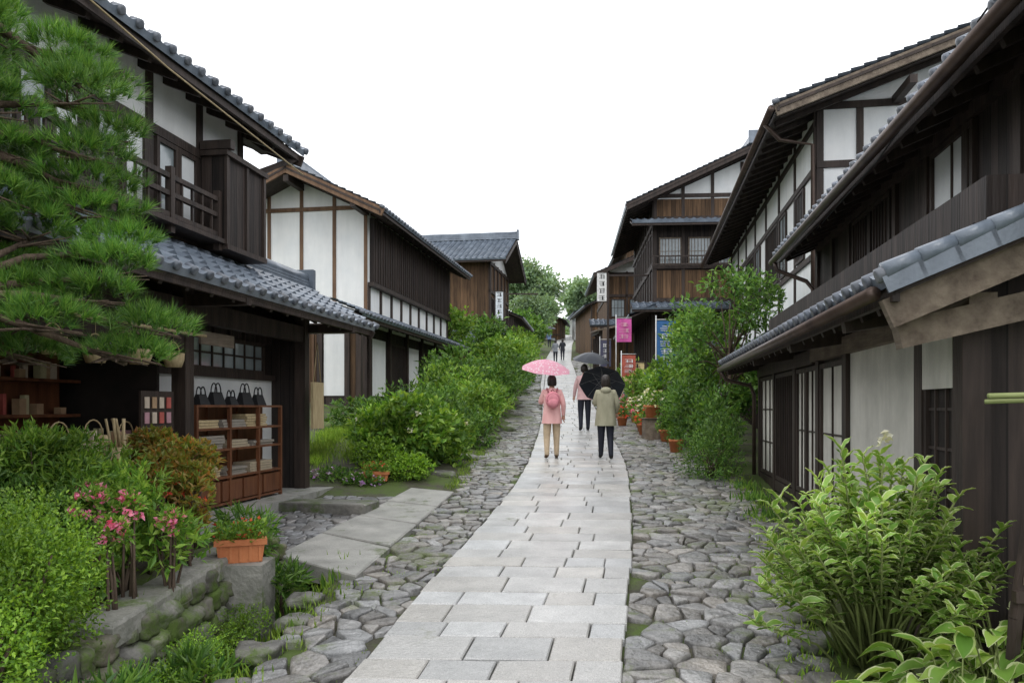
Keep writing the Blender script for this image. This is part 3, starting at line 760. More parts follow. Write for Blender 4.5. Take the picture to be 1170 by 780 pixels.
def stems(a,c,base_z,n,spread,top,r=.012,m=1):
    for k in range(n):
        t=random.uniform(0,6.28);q=random.uniform(.2,1)*spread
        p0=(c[0]+random.uniform(-.05,.05),c[1]+random.uniform(-.05,.05),base_z)
        p2=(c[0]+math.cos(t)*q,c[1]+math.sin(t)*q,top*random.uniform(.8,1.0))
        pm=((p0[0]*.6+p2[0]*.4),(p0[1]*.6+p2[1]*.4),base_z+(p2[2]-base_z)*.55)
        tube(a,[p0,pm,p2],[r,r*.7,r*.3],6,m)
def bush(name,blobs,mat,L,Wd,flow=None,nst=10,up=.35,lump=.25):
    a=Acc();c=blobs[0]
    leaves(a,blobs,L,Wd,0,up,lump=lump)
    for bl in blobs:
        n=int(40+bl[6]*.02);d=nrm(rng.normal(size=(n,3))+np.array([0,0,.7]))
        for k in range(6):
            leaf_at(a,np.array(bl[:3])+d*np.array(bl[3:6])*(1.0+.05*k),d,L*.9,Wd*.9,0,.5,.6)
    mats=[mat,bark]
    for bl in blobs:
        stems(a,(bl[0],bl[1]),gzf(bl[0],bl[1])-.05,nst,bl[3]*.7,bl[2]+bl[5]*.5,.012+.01*bl[3])
    if flow:
        fm,n,fs=flow;mats.append(fm)
        for bl in blobs:
            d=nrm(rng.normal(size=(n,3))+np.array([0,-.5,.5]))
            P=np.array(bl[:3])+d*np.array(bl[3:6])*1.1
            for k in range(7):
                leaf_at(a,P+rng.normal(size=P.shape)*fs*.3,d,fs,fs*.9,2,.1,1.0)
    z0=gzf(c[0],c[1])
    return a.build(name,mats,off=(c[0],c[1],z0),loc=(c[0],c[1],z0))
def blobset(c,R,n,rc,cnt,sq=1.0):
    out=[]
    for k in range(n):
        d=Vector((random.gauss(0,1),random.gauss(0,1),random.gauss(0,1))).normalized()*random.uniform(.25,1)**.5
        r=rc*random.uniform(.7,1.3)
        out.append((c[0]+d.x*R[0],c[1]+d.y*R[1],c[2]+d.z*R[2],r,r,r*.8*sq,cnt))
    return out
# near left
bush('boxwood_shrub',[(-2.44,3.95,.66,.31,.36,.44,8000),(-2.66,4.3,.66,.33,.4,.40,5000),(-2.7,3.7,.55,.4,.4,.5,4000),(-2.36,3.55,.4,.25,.3,.38,3500)],lf_boxwood,.028,.016,lump=.16)
bush('nandina_shrub',blobset((-3.05,5.3,1.12),(.62,.35,.22),18,.2,360),lf_bright,.07,.02,nst=2)
bush('azalea_shrub',blobset((-3.0,4.9,.8),(.5,.3,.28),9,.24,600),lf_mid,.05,.02,nst=2)
bush('flowering_balsam',blobset((-2.55,5.2,.74),(.3,.22,.24),11,.16,240),lf_bright,.09,.03,nst=3)
bush('pink_astilbe',[(-2.52,4.72,1.0,.09,.08,.08,20),(-2.36,4.85,.98,.07,.07,.07,20),(-2.33,4.6,.86,.08,.07,.06,20),(-2.62,4.9,1.05,.06,.06,.06,15),(-2.2,5.1,.85,.06,.06,.06,15)],lf_bright,.06,.02,flow=(fl_pink,16,.035),nst=4)
bush('geranium_plant',blobset((-2.5,5.85,.95),(.2,.2,.3),8,.12,100),lf_red,.07,.03,flow=(fl_red,3,.03),nst=3)
bush('begonia_plant',blobset((-2.72,4.9,.55),(.2,.35,.12),7,.14,220),lf_bright,.07,.05,nst=2)
bush('hanging_vine',blobset((-2.8,6.3,1.2),(.35,.3,.12),6,.14,200),lf_red,.06,.03,nst=2)
bush('moss_mound',[(-2.02,4.0,.06,.24,.45,.15,3200),(-1.98,4.9,.02,.18,.5,.13,3000),(-1.95,5.7,.02,.15,.35,.11,1500),(-2.2,3.4,.15,.3,.35,.2,2500)],lf_boxwood,.02,.012,nst=0,lump=.35)
bush('fern_plant',[(-1.85,4.6,.0,.15,.25,.1,90),(-1.9,6.5,.12,.15,.22,.12,120),(-1.95,3.8,.08,.2,.2,.14,120),(-2.35,6.9,.45,.2,.3,.2,200)],lf_mid,.14,.025,nst=2,lump=.4)
# mid-left
bush('hydrangea_shrub',[(-1.66,13,1.2,.6,.55,.5,2300),(-1.25,13.8,1.0,.5,.5,.42,1600),(-2.2,12.8,1.1,.4,.4,.4,1100)],lf_bright,.13,.08,flow=(fl_white,3,.06),lump=.3)
bush('low_shrub',[(-2.05,12.2,.78,.36,.3,.28,1500),(-1.55,12.0,.66,.3,.25,.2,1100)],lf_boxwood,.06,.035)
bush('bedding_flowers',[(-2.7,11.8,.5,.4,.2,.16,800),(-2.2,11.6,.48,.25,.15,.12,400)],lf_mid,.07,.03,flow=(fl_purple,12,.05),nst=3)
bush('garden_shrub',[(-.95,16.3,1.1,.5,.5,.42,1400),(-1.6,16.8,1.45,.55,.6,.5,1400)],lf_mid,.12,.05,lump=.35)
bush('garden_shrub',[(-.75,18.5,1.6,.6,.6,.5,1400),(-1.5,19.5,1.9,.8,.7,.65,1700),(-.55,20.5,1.75,.5,.5,.4,900)],lf_bright,.13,.06,lump=.35)
bush('garden_shrub',[(-1.6,21.5,2.45,.8,.8,.65,1800),(-.5,24,2.3,.8,.8,.6,1500),(-.1,26.5,2.7,.75,.8,.6,1300)],lf_mid,.15,.07,lump=.35)
bush('garden_shrub',[(-2.3,17.6,1.6,.7,.6,.45,1100),(-3.0,15.3,1.4,.5,.5,.3,700)],lf_mid,.12,.05,lump=.35)
bush('garden_shrub',[(-.2,28,3.2,.9,1.0,.8,1700),(.1,33,3.6,.9,1.0,.8,1300),(.2,38,4.3,.8,1.3,.9,1200),(.8,44,4.6,.7,1.5,.9,1000)],lf_bright,.2,.1,lump=.35)
def tree(name,X_,Y_,H,R,crownz,mat,L,Wd,ncl,cnt,rc,lean=0,rt=.12):
    z0=gzf(X_,Y_);a=Acc()
    top=crownz+R[2]*.5
    pts=[(X_,Y_,z0-.2),(X_+lean*.3,Y_,z0+(crownz-z0)*.5),(X_+lean,Y_,crownz),(X_+lean,Y_,top)]
    tube(a,pts,[rt,rt*.75,rt*.5,rt*.15],8,1)
    bl=blobset((X_+lean,Y_,crownz),R,ncl,rc,cnt)
    for q in bl:
        s=random.uniform(.35,.9);sx=X_+lean*s;sz=z0+(crownz-z0)*s+.1
        tube(a,[(sx,Y_,sz),((sx+q[0])/2,(Y_+q[1])/2,(sz+q[2])/2+.1*R[2]),(q[0],q[1],q[2])],[rt*.4,rt*.25,rt*.08],6,1)
    leaves(a,bl,L,Wd,0,.3,lump=.35)
    a.build(name,[mat,bark],off=(X_,Y_,z0),loc=(X_,Y_,z0))
tree('leafy_tree',4.2,15.2,3,(1.1,.8,1.5),2.85,lf_mid,.13,.055,34,160,.32,rt=.05)
tree('leafy_tree',4.5,18.5,3,(.75,.7,1.1),2.9,lf_bright,.15,.06,18,160,.34,rt=.05)
tree('garden_tree',-2.5,29.5,3,(.8,1.0,1.1),4.5,lf_bright,.2,.1,15,150,.45,rt=.08)
tree('garden_tree',-1.2,34.5,3,(1.0,1.2,.9),4.6,lf_mid,.22,.1,15,150,.5,rt=.08)
tree('hilltop_tree',3.0,112,7,(4.2,4,3.8),18.3,lf_far_hazed,.6,.35,56,170,1.25,rt=.35)
tree('hilltop_tree',9.3,98,7,(2.3,2.5,2.6),14.6,lf_far_hazed,.6,.35,24,170,1.1,rt=.25)
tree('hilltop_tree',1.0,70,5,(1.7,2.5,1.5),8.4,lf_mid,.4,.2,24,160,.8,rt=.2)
tree('hilltop_tree',2.4,88,5,(2.6,2.5,1.8),12.2,lf_far_hazed,.45,.22,30,170,.9,rt=.2)
a=Acc();bl=[]
for k in range(90):
    X_=random.uniform(-45,60);Y_=random.uniform(125,160)
    bl.append((X_,Y_,13+random.uniform(0,3.2)+.0*X_,random.uniform(2.5,4.5),3,random.uniform(2,3.6),260))
leaves(a,bl,1.1,.7,0);a.build('distant_forest',[lf_far_hazed])
bush('roadside_shrub',[(3.1,12.3,.78,.44,.42,.4,1700),(3.35,12.7,1.1,.34,.3,.32,800)],lf_mid,.08,.022,lump=.35)
bush('roadside_shrub',[(3.75,16.3,1.5,.5,.5,.55,1100),(3.7,17.4,1.5,.4,.4,.5,800),(3.55,13.9,1.2,.42,.4,.55,900)],lf_mid,.13,.05,lump=.35)
bush('roadside_shrub',[(4.1,21,2.2,.55,.6,.55,1000),(4.0,24,2.2,.5,.6,.4,800),(4.3,28,2.6,.5,.6,.5,600)],lf_bright,.15,.07,lump=.35)
def pot(X_,Y_,r,h,leaf,fl=None,name='potted_plant',cnt=260,z=None):
    z0=(gzf(X_,Y_)+.03) if z is None else z
    e=bpy.data.objects.new(name,None);scene.collection.objects.link(e);e.location=(X_,Y_,z0)
    a=Acc();tube(a,[(0,0,0),(0,0,h*.8),(0,0,h*.8),(0,0,h),(0,0,h),(0,0,h*.85)],[r*.72,r*.95,r*1.08,r*1.08,r*.92,r*.9],18)
    a.build('pot',terra,parent=e)
    a=Acc()
    d=nrm(rng.normal(size=(cnt,3)));d[:,2]=abs(d[:,2])
    P=d*np.array([r*1.5,r*1.5,r*2.0])*(.3+.7*rng.random(cnt))[:,None]+np.array([0,0,h*.9])
    leaf_at(a,P,d,r*.5,r*.25,0,.5)
    if fl:
        d=nrm(rng.normal(size=(25,3)));d[:,2]=abs(d[:,2]);P=d*np.array([r*1.5,r*1.5,r*2])+np.array([0,0,h*.9])
        for k in range(4): leaf_at(a,P,d,r*.35,r*.3,1,.3,1.)
    a.build('foliage',[leaf,fl or leaf],parent=e)
for i,(x_,y_,r_) in enumerate([(3.2,19,.17),(3.35,20,.2),(3.5,21.3,.18),(3.45,17.6,.16),(3.05,21.8,.15),(3.6,22.6,.22),(3.3,23.6,.2),(3.25,15.6,.15)]):
    pot(x_,y_,r_,r_*1.7,[lf_bright,lf_mid,lf_boxwood][i%3],[fl_red,fl_white,fl_pink,None][i%4])
pot(3.25,18.2,.2,.3,lf_bright,fl_white,z=1.35);a=Acc();box(a,3.05,3.5,18.0,18.5,.6,1.34);box(a,3.0,3.55,17.95,18.55,1.34,1.35);a.build('plant_stand',greywood)
def trough(X_,Y_,z0,w,d,h,rot,leaf,fl,name='terracotta_planter'):
    e=bpy.data.objects.new(name,None);scene.collection.objects.link(e);e.location=(X_,Y_,z0);e.rotation_euler=(0,0,rot)
    a=Acc();k=.88
    V=[(-w*k/2,-d*k/2,0),(w*k/2,-d*k/2,0),(w*k/2,d*k/2,0),(-w*k/2,d*k/2,0),(-w/2,-d/2,h),(w/2,-d/2,h),(w/2,d/2,h),(-w/2,d/2,h)]
    a.add(V,BF)
    for (x0,x1,y0,y1) in((-w/2-.015,w/2+.015,-d/2-.015,-d/2+.02),(-w/2-.015,w/2+.015,d/2-.02,d/2+.015),(-w/2-.015,-w/2+.02,-d/2+.02,d/2-.02),(w/2-.02,w/2+.015,-d/2+.02,d/2-.02)): box(a,x0,x1,y0,y1,h-.025,h+.02)
    for k in range(5): box(a,-w*.4+k*w*.2-.01,-w*.4+k*w*.2+.01,-d*.49-.004,-d*.4,.01,h-.03)
    a.build('planter_box',terra,parent=e)
    a=Acc();n=500;P=np.stack([(rng.random(n)-.5)*w*1.1,(rng.random(n)-.5)*d*1.2,h+rng.random(n)**1.5*.13],1)
    o=nrm(np.stack([P[:,0],P[:,1]*2,np.full(n,.2)],1));leaf_at(a,P,o,.05,.025,0,.5)
    P=P[:24]+np.array([0,0,.03]);
    for k in range(3): leaf_at(a,P,o[:24],.03,.03,1,.4,1.)
    a.build('foliage',[leaf,fl],parent=e)
a=Acc();box(a,-2.36,-1.9,5.98,6.32,-.25,.399);a.build('planter_ledge_stone',mosscurb)
trough(-2.12,6.15,.40,.36,.17,.16,.35,lf_bright,fl_red)
trough(-2.02,11.75,.5,.36,.2,.13,.1,lf_bright,fl_red)
a=Acc()
def rock(a,c,r,m=0,seed=0):
    rs=random.Random(seed);k=[rs.uniform(0,6) for _ in range(6)]
    V=[];nu,nv=16,10
    for i in range(nv+1):
        th=math.pi*i/nv
        for q in range(nu):
            ph=2*math.pi*q/nu
            v=Vector((math.sin(th)*math.cos(ph),math.sin(th)*math.sin(ph),math.cos(th)))
            e=.62
            v=Vector([math.copysign(abs(t)**e,t) for t in v])
            j=1+.16*math.sin(v.x*3+k[0])*math.sin(v.y*3+k[1])+.12*math.sin(v.z*5+k[2]+v.x*4)+.07*math.sin(v.y*9+k[3])*math.sin(v.x*8+k[4])
            V.append((c[0]+v.x*r[0]*j,c[1]+v.y*r[1]*j,c[2]+v.z*r[2]*j))
    F=[(i*nu+q,(i+1)*nu+q,(i+1)*nu+(q+1)%nu,i*nu+(q+1)%nu) for i in range(nv) for q in range(nu)]
    a.add(V,F,m,True)
k=0
for row in range(4):
    t=2.8+row*.09
    while t<7.3:
        w=random.uniform(.10,.30);x_=-2.15-.035*row+random.uniform(-.04,.03)
        rock(a,(x_,t+w/2,-.12+row*.135+float(base(t))*.6+random.uniform(-.015,.015)),(.10,w/2+.012,random.uniform(.065,.09)),0,k);k+=1;t+=w
a.build('stone_retaining_wall',wallstone)
a=Acc();
for t in range(3): slab(a,[(-2.46,4.3+t*.9),(-2.18,4.3+t*.9),(-2.18,5.19+t*.9),(-2.46,5.19+t*.9)],lambda X,Y:.42+.3*float(base(Y)),th=.14,bev=.025)
a.build('mossy_curb',mosscurb)
for i,(x_,y_,r_) in enumerate([(-1.6,4.4,.12),(-1.62,5.0,.14),(-1.55,5.6,.12),(-1.6,6.1,.13),(-.9,14.6,.25),(-.8,16.6,.28),(-.5,18.2,.25),(-1.0,15.6,.2),(-.2,20.5,.3),(-1.1,12.6,.2),(3.55,14.8,.2),(2.1,5.75,.17),(2.0,5.2,.14),(2.4,6.8,.15),(2.6,7.7,.14),(1.8,4.5,.13),(2.9,8.7,.15)]):
    a=Acc();rock(a,(0,0,0),(r_,r_*1.2,r_*.4),0,i+50)
    a.build('boulder',rockm,loc=(x_,y_,float(base(y_))+r_*.05))
def weeds(name,pts,mat,hgt,w,spr):
    a=Acc()
    for (x_,y_,n) in pts:
        P=np.stack([x_+rng.normal(size=n)*spr,y_+rng.normal(size=n)*spr*1.2,np.zeros(n)],1)
        P[:,2]=gz(P[:,0],P[:,1])-.02
        o=nrm(np.stack([rng.normal(size=n)*.5,rng.normal(size=n)*.5,np.ones(n)],1))
        leaf_at(a,P,o,hgt,w,0,1.0,.3)
    a.build(name,[mat])
weeds('grass',[(-1.9+random.uniform(-.2,.2),3.6+k*.25,110) for k in range(15)]+[(-3.2,12.5+.4*k,300) for k in range(12)]+[(-2.6,13+.5*k,240) for k in range(8)],lf_grass,.12,.012,.14)
weeds('fern_weeds',[(-1.9,4.2,60),(-1.95,4.9,60),(-1.8,5.6,50),(-2.0,6.4,70),(-1.75,6.7,60),(2.2,5.0,60),(2.3,5.9,60),(2.75,7.5,80),(3.05,9.3,90),(3.2,10.4,90),(3.3,11.4,60),(2.45,6.6,60),(-2.2,3.7,100)],lf_mid,.15,.028,.12)
n=3600
yy=rng.random(n)*16+3;side=rng.random(n)<.5
xx=np.where(side,CR(yy)+.02+rng.normal(size=n)*.12,CL(yy)-.05+rng.normal(size=n)*.08)
k=~((~side)&(yy<11.2)&(yy>6.5));xx=xx[k];yy=yy[k];n=len(xx)
P=np.stack([xx,yy,base(yy)],1);a=Acc();leaf_at(a,P,nrm(np.stack([rng.normal(size=n)*.4,rng.normal(size=n)*.4,np.ones(n)],1)),.07,.014,0,1.,.3)
n=9000;yy=rng.random(n)*17+3.3;xx=np.where(rng.random(n)<.6,PR(yy)+rng.random(n)**.5*(CR(yy)-PR(yy)),PL(yy)-rng.random(n)*(PL(yy)-CL(yy)))
cl=np.sin(xx*5)*np.sin(yy*3.1)+.4*np.sin(xx*17+yy*11)>.25;xx=xx[cl];yy=yy[cl];n=len(xx)
leaf_at(a,np.stack([xx,yy,base(yy)+.005],1),nrm(np.stack([rng.normal(size=n)*.6,rng.normal(size=n)*.6,np.ones(n)],1)),.027,.009,0,.8,.4)
a.build('joint_grass',[lf_grass])

def bigleaves(a,P,d,L,Wd,droop,m0=0,m1=1):
    n=len(P);s=nrm(np.cross(d,np.array([[0,0,1.]])+rng.normal(size=(n,3))*.25));nn=np.cross(s,d)
    ts=np.linspace(0,1,7);cs=np.array([-1,-.78,0,.78,1])
    V=np.zeros((n,7,5,3));l=L*(.6+.6*rng.random(n));w=Wd*(.7+.5*rng.random(n));dp=droop*(.4+1.2*rng.random(n))
    for i,t in enumerate(ts):
        wd=math.sin(math.pi*(t**.85)*.97+.04)
        cen=P+d*(l*t)[:,None]+np.array([0,0,-1])*(dp*l*t*t)[:,None]
        for j,c in enumerate(cs):
            V[:,i,j]=cen+s*(w*.5*wd*c)[:,None]+nn*(w*.2*wd*abs(c)+.004*math.sin(i*2+j))[:,None]
    idx=np.arange(35).reshape(7,5)
    Fi=[];Fo=[]
    for i in range(6):
        for j in range(4):
            (Fo if j in(0,3) else Fi).append((idx[i,j],idx[i,j+1],idx[i+1,j+1],idx[i+1,j]))
    off=(np.arange(n)*35)[:,None,None]
    a.add(V.reshape(-1,3),(np.array(Fi)[None]+off).reshape(-1,4),m0,True)
    a.n-=n*35;a.F.append(((np.array(Fo)[None]+off).reshape(-1,4)+a.n,m1,True));a.n+=n*35
a=Acc();bx,by=2.3,4.95;bz=-.25
Ps=[];Ds=[]
for k in range(150):
    t=random.uniform(0,6.28);q=random.random()**.55
    tip=Vector((2.15+math.cos(t)*q*.72,4.62+math.sin(t)*q*.5,1.42-.55*q*q-random.uniform(0,.6)))
    p0=Vector((bx+random.uniform(-.1,.1),by+random.uniform(-.1,.1),bz))
    pm=p0.lerp(tip,.5)+Vector((0,0,.12))
    tube(a,[p0,pm,tip],[.011,.008,.005],6,2)
    dv=(tip-pm).normalized()
    for j in range(10):
        f=1-j*.08;p=pm.lerp(tip,f)
        for r_ in range(2):
            an=j*1.6+r_*math.pi+random.uniform(-.3,.3)
            o=Vector((math.cos(an),math.sin(an),.25+.7*(j<2)))
            dd=(o+dv*.4).normalized();Ps.append(p);Ds.append(dd)
bigleaves(a,np.array(Ps),np.array(Ds),.13,.045,.3)
fp=np.array([[2.12,4.5,1.42]]*14)+rng.normal(size=(14,3))*.015
leaf_at(a,fp,nrm(rng.normal(size=(14,3))),.05,.04,3,.2)
a.build('variegated_hydrangea',[lf_var,lf_edge,stemm,fl_white],off=(bx,by,bz),loc=(bx,by,bz))
a=Acc();Ps=[];Ds=[]
for (hx,hy,n) in((2.32,3.95,110),(2.6,4.15,100),(2.1,3.7,60),(2.75,4.35,60)):
    for k in range(n):
        t=random.uniform(0,6.28);e=random.uniform(.4,1.25);h0=random.uniform(.2,.66)
        o=Vector((math.cos(t)*math.cos(e),math.sin(t)*math.cos(e),math.sin(e)))
        p=Vector((hx,hy,gzf(hx,hy)));q=p+o*h0+Vector((0,0,.12));tube(a,[p,q],[.007,.004],5,2,False)
        Ps.append(q);Ds.append(Vector((o.x,o.y,o.z*.35)).normalized())
bigleaves(a,np.array(Ps),np.array(Ds),.25,.11,.5,0,1)
a.build('hosta',[lf_var,lf_edge,stemm],off=(2.3,3.85,0),loc=(2.3,3.85,0))
# wooden A-frame sign stand with bamboo top
b=Bld('wooden_signboard_stand',(0,0,0),ang=0,org=(2.74,4.2))
B_=b.P('bamboo_poles',[bamboo]);D_=b.P('frame_legs',[darkwood]);G_=b.P('notice_board',[greywood])
tube(B_,[(-.20,0,1.66),(.5,0,1.68)],.015,10);tube(B_,[(-.18,.06,1.63),(.5,.06,1.65)],.013,10)
beam(D_,(.10,-.02,1.62),(-.12,-.10,.5),.045,.05);beam(D_,(-.12,-.10,.5),(-.2,-.14,-.3),.045,.05);beam(D_,(.10,-.02,1.62),(.36,-.10,.5),.045,.05);beam(D_,(.36,-.1,.5),(.5,-.14,-.3),.045,.05)
beam(D_,(.12,.06,1.62),(.1,.3,-.3),.045,.045)
G_.add([(.06,-.06,1.48),(.14,-.06,1.48),(.33,-.13,.68),(-.09,-.13,.68),(.06,-.04,1.48),(.14,-.04,1.48),(.33,-.11,.68),(-.09,-.11,.68)],BF)
beam(D_,(-.14,-.12,.62),(.4,-.12,.62),.04,.06)
b.done()

# ---- pine
a=Acc()
tr=[(-3.05,4.0,.2),(-3.15,4.0,1.2),(-3.05,4.15,2.2),(-3.2,4.25,3.1),(-3.1,4.4,3.9)]
tube(a,tr,[.14,.12,.10,.075,.04],10,1)
pads=[]
z_=3.84;i=0
while z_>1.86:
    xr=float(np.interp(z_,[1.85,2.1,2.5,3.0,3.4,3.9],[-2.10,-2.04,-2.17,-2.28,-2.30,-2.52]))+random.uniform(-.18,.03)
    r_=random.uniform(.2,.3)
    pads.append((xr-r_,random.uniform(4.65,5.0),z_,r_,.10))
    if i%3!=2: pads.append((xr-r_-.38,random.uniform(4.4,4.8),z_+random.uniform(-.06,.08),r_*1.15,.12))
    pads.append((xr-r_-.75,random.uniform(4.5,5.1),z_+random.uniform(-.05,.1),r_*1.25,.12))
    z_-=.175;i+=1
for (x_,y_,z_,r_,h_) in pads:
    j=min(range(len(tr)),key=lambda i:abs(tr[i][2]-(z_-.1)))
    s=Vector(tr[j]);e=Vector((x_,y_,z_-.05));mid=s.lerp(e,.5)+Vector((random.uniform(-.08,.08),.05,random.uniform(-.02,.1)))
    tube(a,[s,mid,e],[.035,.022,.010],7,1)
    for k in range(9):
        t=k*.7;tube(a,[mid.lerp(e,.5+.05*k),e+Vector((math.cos(t)*r_*.8,math.sin(t)*r_*.8,.0))],[.010,.004],5,1)
    nt_=int(800*r_*r_+50)
    t=rng.random(nt_)*6.28;q=rng.random(nt_)**.5
    lum=1+.25*np.sin(3*t+x_*9)+.16*np.sin(7*t+z_*5)
    C=np.stack([x_+np.cos(t)*q*r_*lum,y_+np.sin(t)*q*r_*lum*.9,z_+h_*(1-q*q)-.04+rng.random(nt_)*.06],1)
    ax=nrm(np.stack([np.cos(t)*q*1.0,np.sin(t)*q*1.0,np.full(nt_,1.0)],1)+rng.normal(size=(nt_,3))*.22)
    K=30
    C=np.repeat(C,K,0);ax=np.repeat(ax,K,0);N_=len(C)
    d=nrm(ax+rng.normal(size=(N_,3))*.42);l=(.095*(.7+.5*rng.random(N_)))[:,None]
    s=nrm(np.cross(d,rng.normal(size=(N_,3))))*.0021
    C=C+ax*(rng.random(N_)*.03)[:,None]
    V=np.stack([C-s,C+s,C+d*l],1).reshape(-1,3);ii=np.arange(N_)*3
    a.add(V,np.stack([ii,ii+1,ii+2],1),0)
a.build('pine_tree',[lf_needle,bark],off=(-3.05,4.0,.2),loc=(-3.05,4.0,.2))

# ------------------------------------------------------------ signs and banners
def strokes(a,x0,z0,w,h,y,n,m=0):
    for k in range(n):
        cz=z0+h*(n-k-.5)/n;ch=h/n*.78;cw=w*.7;cx=x0+w/2
        for j in range(3): box(a,cx-cw/2*random.uniform(.6,1),cx+cw/2*random.uniform(.6,1),y,y+.004,cz-ch*.4+j*ch*.35,cz-ch*.4+j*ch*.35+ch*.09,m)
        for j in range(2):
            xx=cx+random.uniform(-.35,.3)*cw;box(a,xx,xx+cw*.11,y-.002,y+.003,cz-ch*.45,cz+ch*random.uniform(.2,.45),m)
def banner(name,X_,Y_,z0,z1,w,col,txt,n=6,pole=True,zg=None):
    e=bpy.data.objects.new(name,None);scene.collection.objects.link(e);e.location=(X_,Y_,0)
    a=Acc();nx_=6;V=[];F=[]
    for i in range(9):
        for j in range(nx_):
            V.append((w*j/(nx_-1),.02*math.sin(i*1.1+j*1.2),z0+(z1-z0)*i/8))
    for i in range(8):
        for j in range(nx_-1): F.append((i*nx_+j,i*nx_+j+1,(i+1)*nx_+j+1,(i+1)*nx_+j))
    a.add(V,F,0,True);a.build('cloth',FLAT(name+'_cloth',col),parent=e)
    a=Acc();strokes(a,0,z0+.1,w,z1-z0-.2,-.035,n);a.build('lettering',txt,parent=e)
    if pole:
        a=Acc();g=gzf(X_,Y_) if zg is None else zg
        tube(a,[(-.02,0,g),(-.02,0,z1+.15)],.015,8);tube(a,[(-.04,0,z1+.04),(w+.02,0,z1+.04)],.01,6);a.build('pole',white,parent=e)
banner('shop_banner',3.95,21.5,2.3,3.95,.52,(.05,.16,.38),white,7)
banner('shop_banner',3.85,29,4.0,4.85,.55,(.68,.12,.4),FLAT('pale_pink_print',(.75,.4,.5)),3)
banner('shop_banner',3.6,25.8,2.6,3.3,.45,(.5,.12,.08),white,3)
banner('shop_banner',3.7,33,3.3,4.4,.45,(.1,.1,.16),white,4)
def sign(name,X_,Y_,w,z0,z1,col,txt,n,post=None):
    e=bpy.data.objects.new(name,None);scene.collection.objects.link(e);e.location=(X_,Y_,0)
    a=Acc();box(a,0,w,0,.08,z0,z1);a.build('board',FLAT(name+'_board',col),parent=e)
    a=Acc();strokes(a,0,z0,w,z1-z0,-.006,n);a.build('lettering',txt,parent=e)
    a=Acc()
    for (p,q) in(((-.04,z0-.04),(w+.04,z0)),((-.04,z1),(w+.04,z1+.05))): box(a,p[0],q[0],-.02,.1,p[1],q[1])
    beam(a,(w,.04,z1-.1),(w+1.6,.04,z1-.1),.06,.06)
    if post is not None: beam(a,(w+.06,.04,post),(w+.06,.04,z1),.08,.08)
    a.build('frame',darkwood,parent=e)
sign('vertical_signboard',3.3,30.5,.36,5.7,6.8,(.8,.8,.78),black,4,post=2)
sign('vertical_signboard',-.75,36.2,.34,5.6,6.9,(.75,.8,.85),black,5,post=3)
sign('menu_board',3.75,26.5,.7,2.3,3.1,(.75,.6,.3),black,3,post=1.6)
a=Acc()
for k in range(26): box(a,4.4+random.uniform(-.5,.4),4.6+random.uniform(-.4,.5),25.5+k*.3,25.7+k*.3,1.6,random.uniform(2.0,2.9),k%7)
a.build('shop_goods_stall',gm)

# ------------------------------------------------------------ people
skin=FLAT('skin',(.55,.33,.24),.55);hairm=M('dark_hair',(.012,.009,.008),(.035,.025,.02),(60,60,8),.45,.5,spec=.4)
def shell_loft(a,rings,m=0,seg=28,fold=0.):
    V=[]
    for i,(z,rx,ry,cx,cy) in enumerate(rings):
        for k in range(seg):
            t=2*math.pi*k/seg;f=1+fold*(i/len(rings))**2*math.sin(t*6+.8)
            V.append((cx+rx*math.cos(t)*f,cy+ry*math.sin(t)*f,z))
    F=[(i*seg+k,i*seg+(k+1)%seg,(i+1)*seg+(k+1)%seg,(i+1)*seg+k) for i in range(len(rings)-1) for k in range(seg)]
    a.add(V,F,m,True)
def hand(a,w,d,up,s=1,grip=True):
    w=Vector(w);d=Vector(d).normalized();u=Vector(up);u=(u-d*u.dot(d)).normalized();t=d.cross(u)
    L=.085*s
    tube(a,[w-d*.02,w+d*L*.3,w+d*L*.8,w+d*L],[.02,.028,.034,.026],10)
    for i,(o,fl) in enumerate(((-.028,.062),(-.010,.072),(.009,.068),(.026,.052))):
        b0=w+d*L*.9+u*o;c=t
        if grip: pts=[b0,b0+d*fl*.4+c*fl*.05,b0+d*fl*.5+c*fl*.45,b0+d*fl*.15+c*fl*.75]
        else: pts=[b0,b0+d*fl*.4,b0+d*fl*.75+c*fl*.15,b0+d*fl*.95+c*fl*.4]
        tube(a,pts,[.0095,.009,.0085,.007],8)
    b0=w+d*L*.3-u*.028;tube(a,[b0,b0+d*.025-u*.02+t*.01,b0+d*.05-u*.012+t*.03],[.011,.010,.008],8)
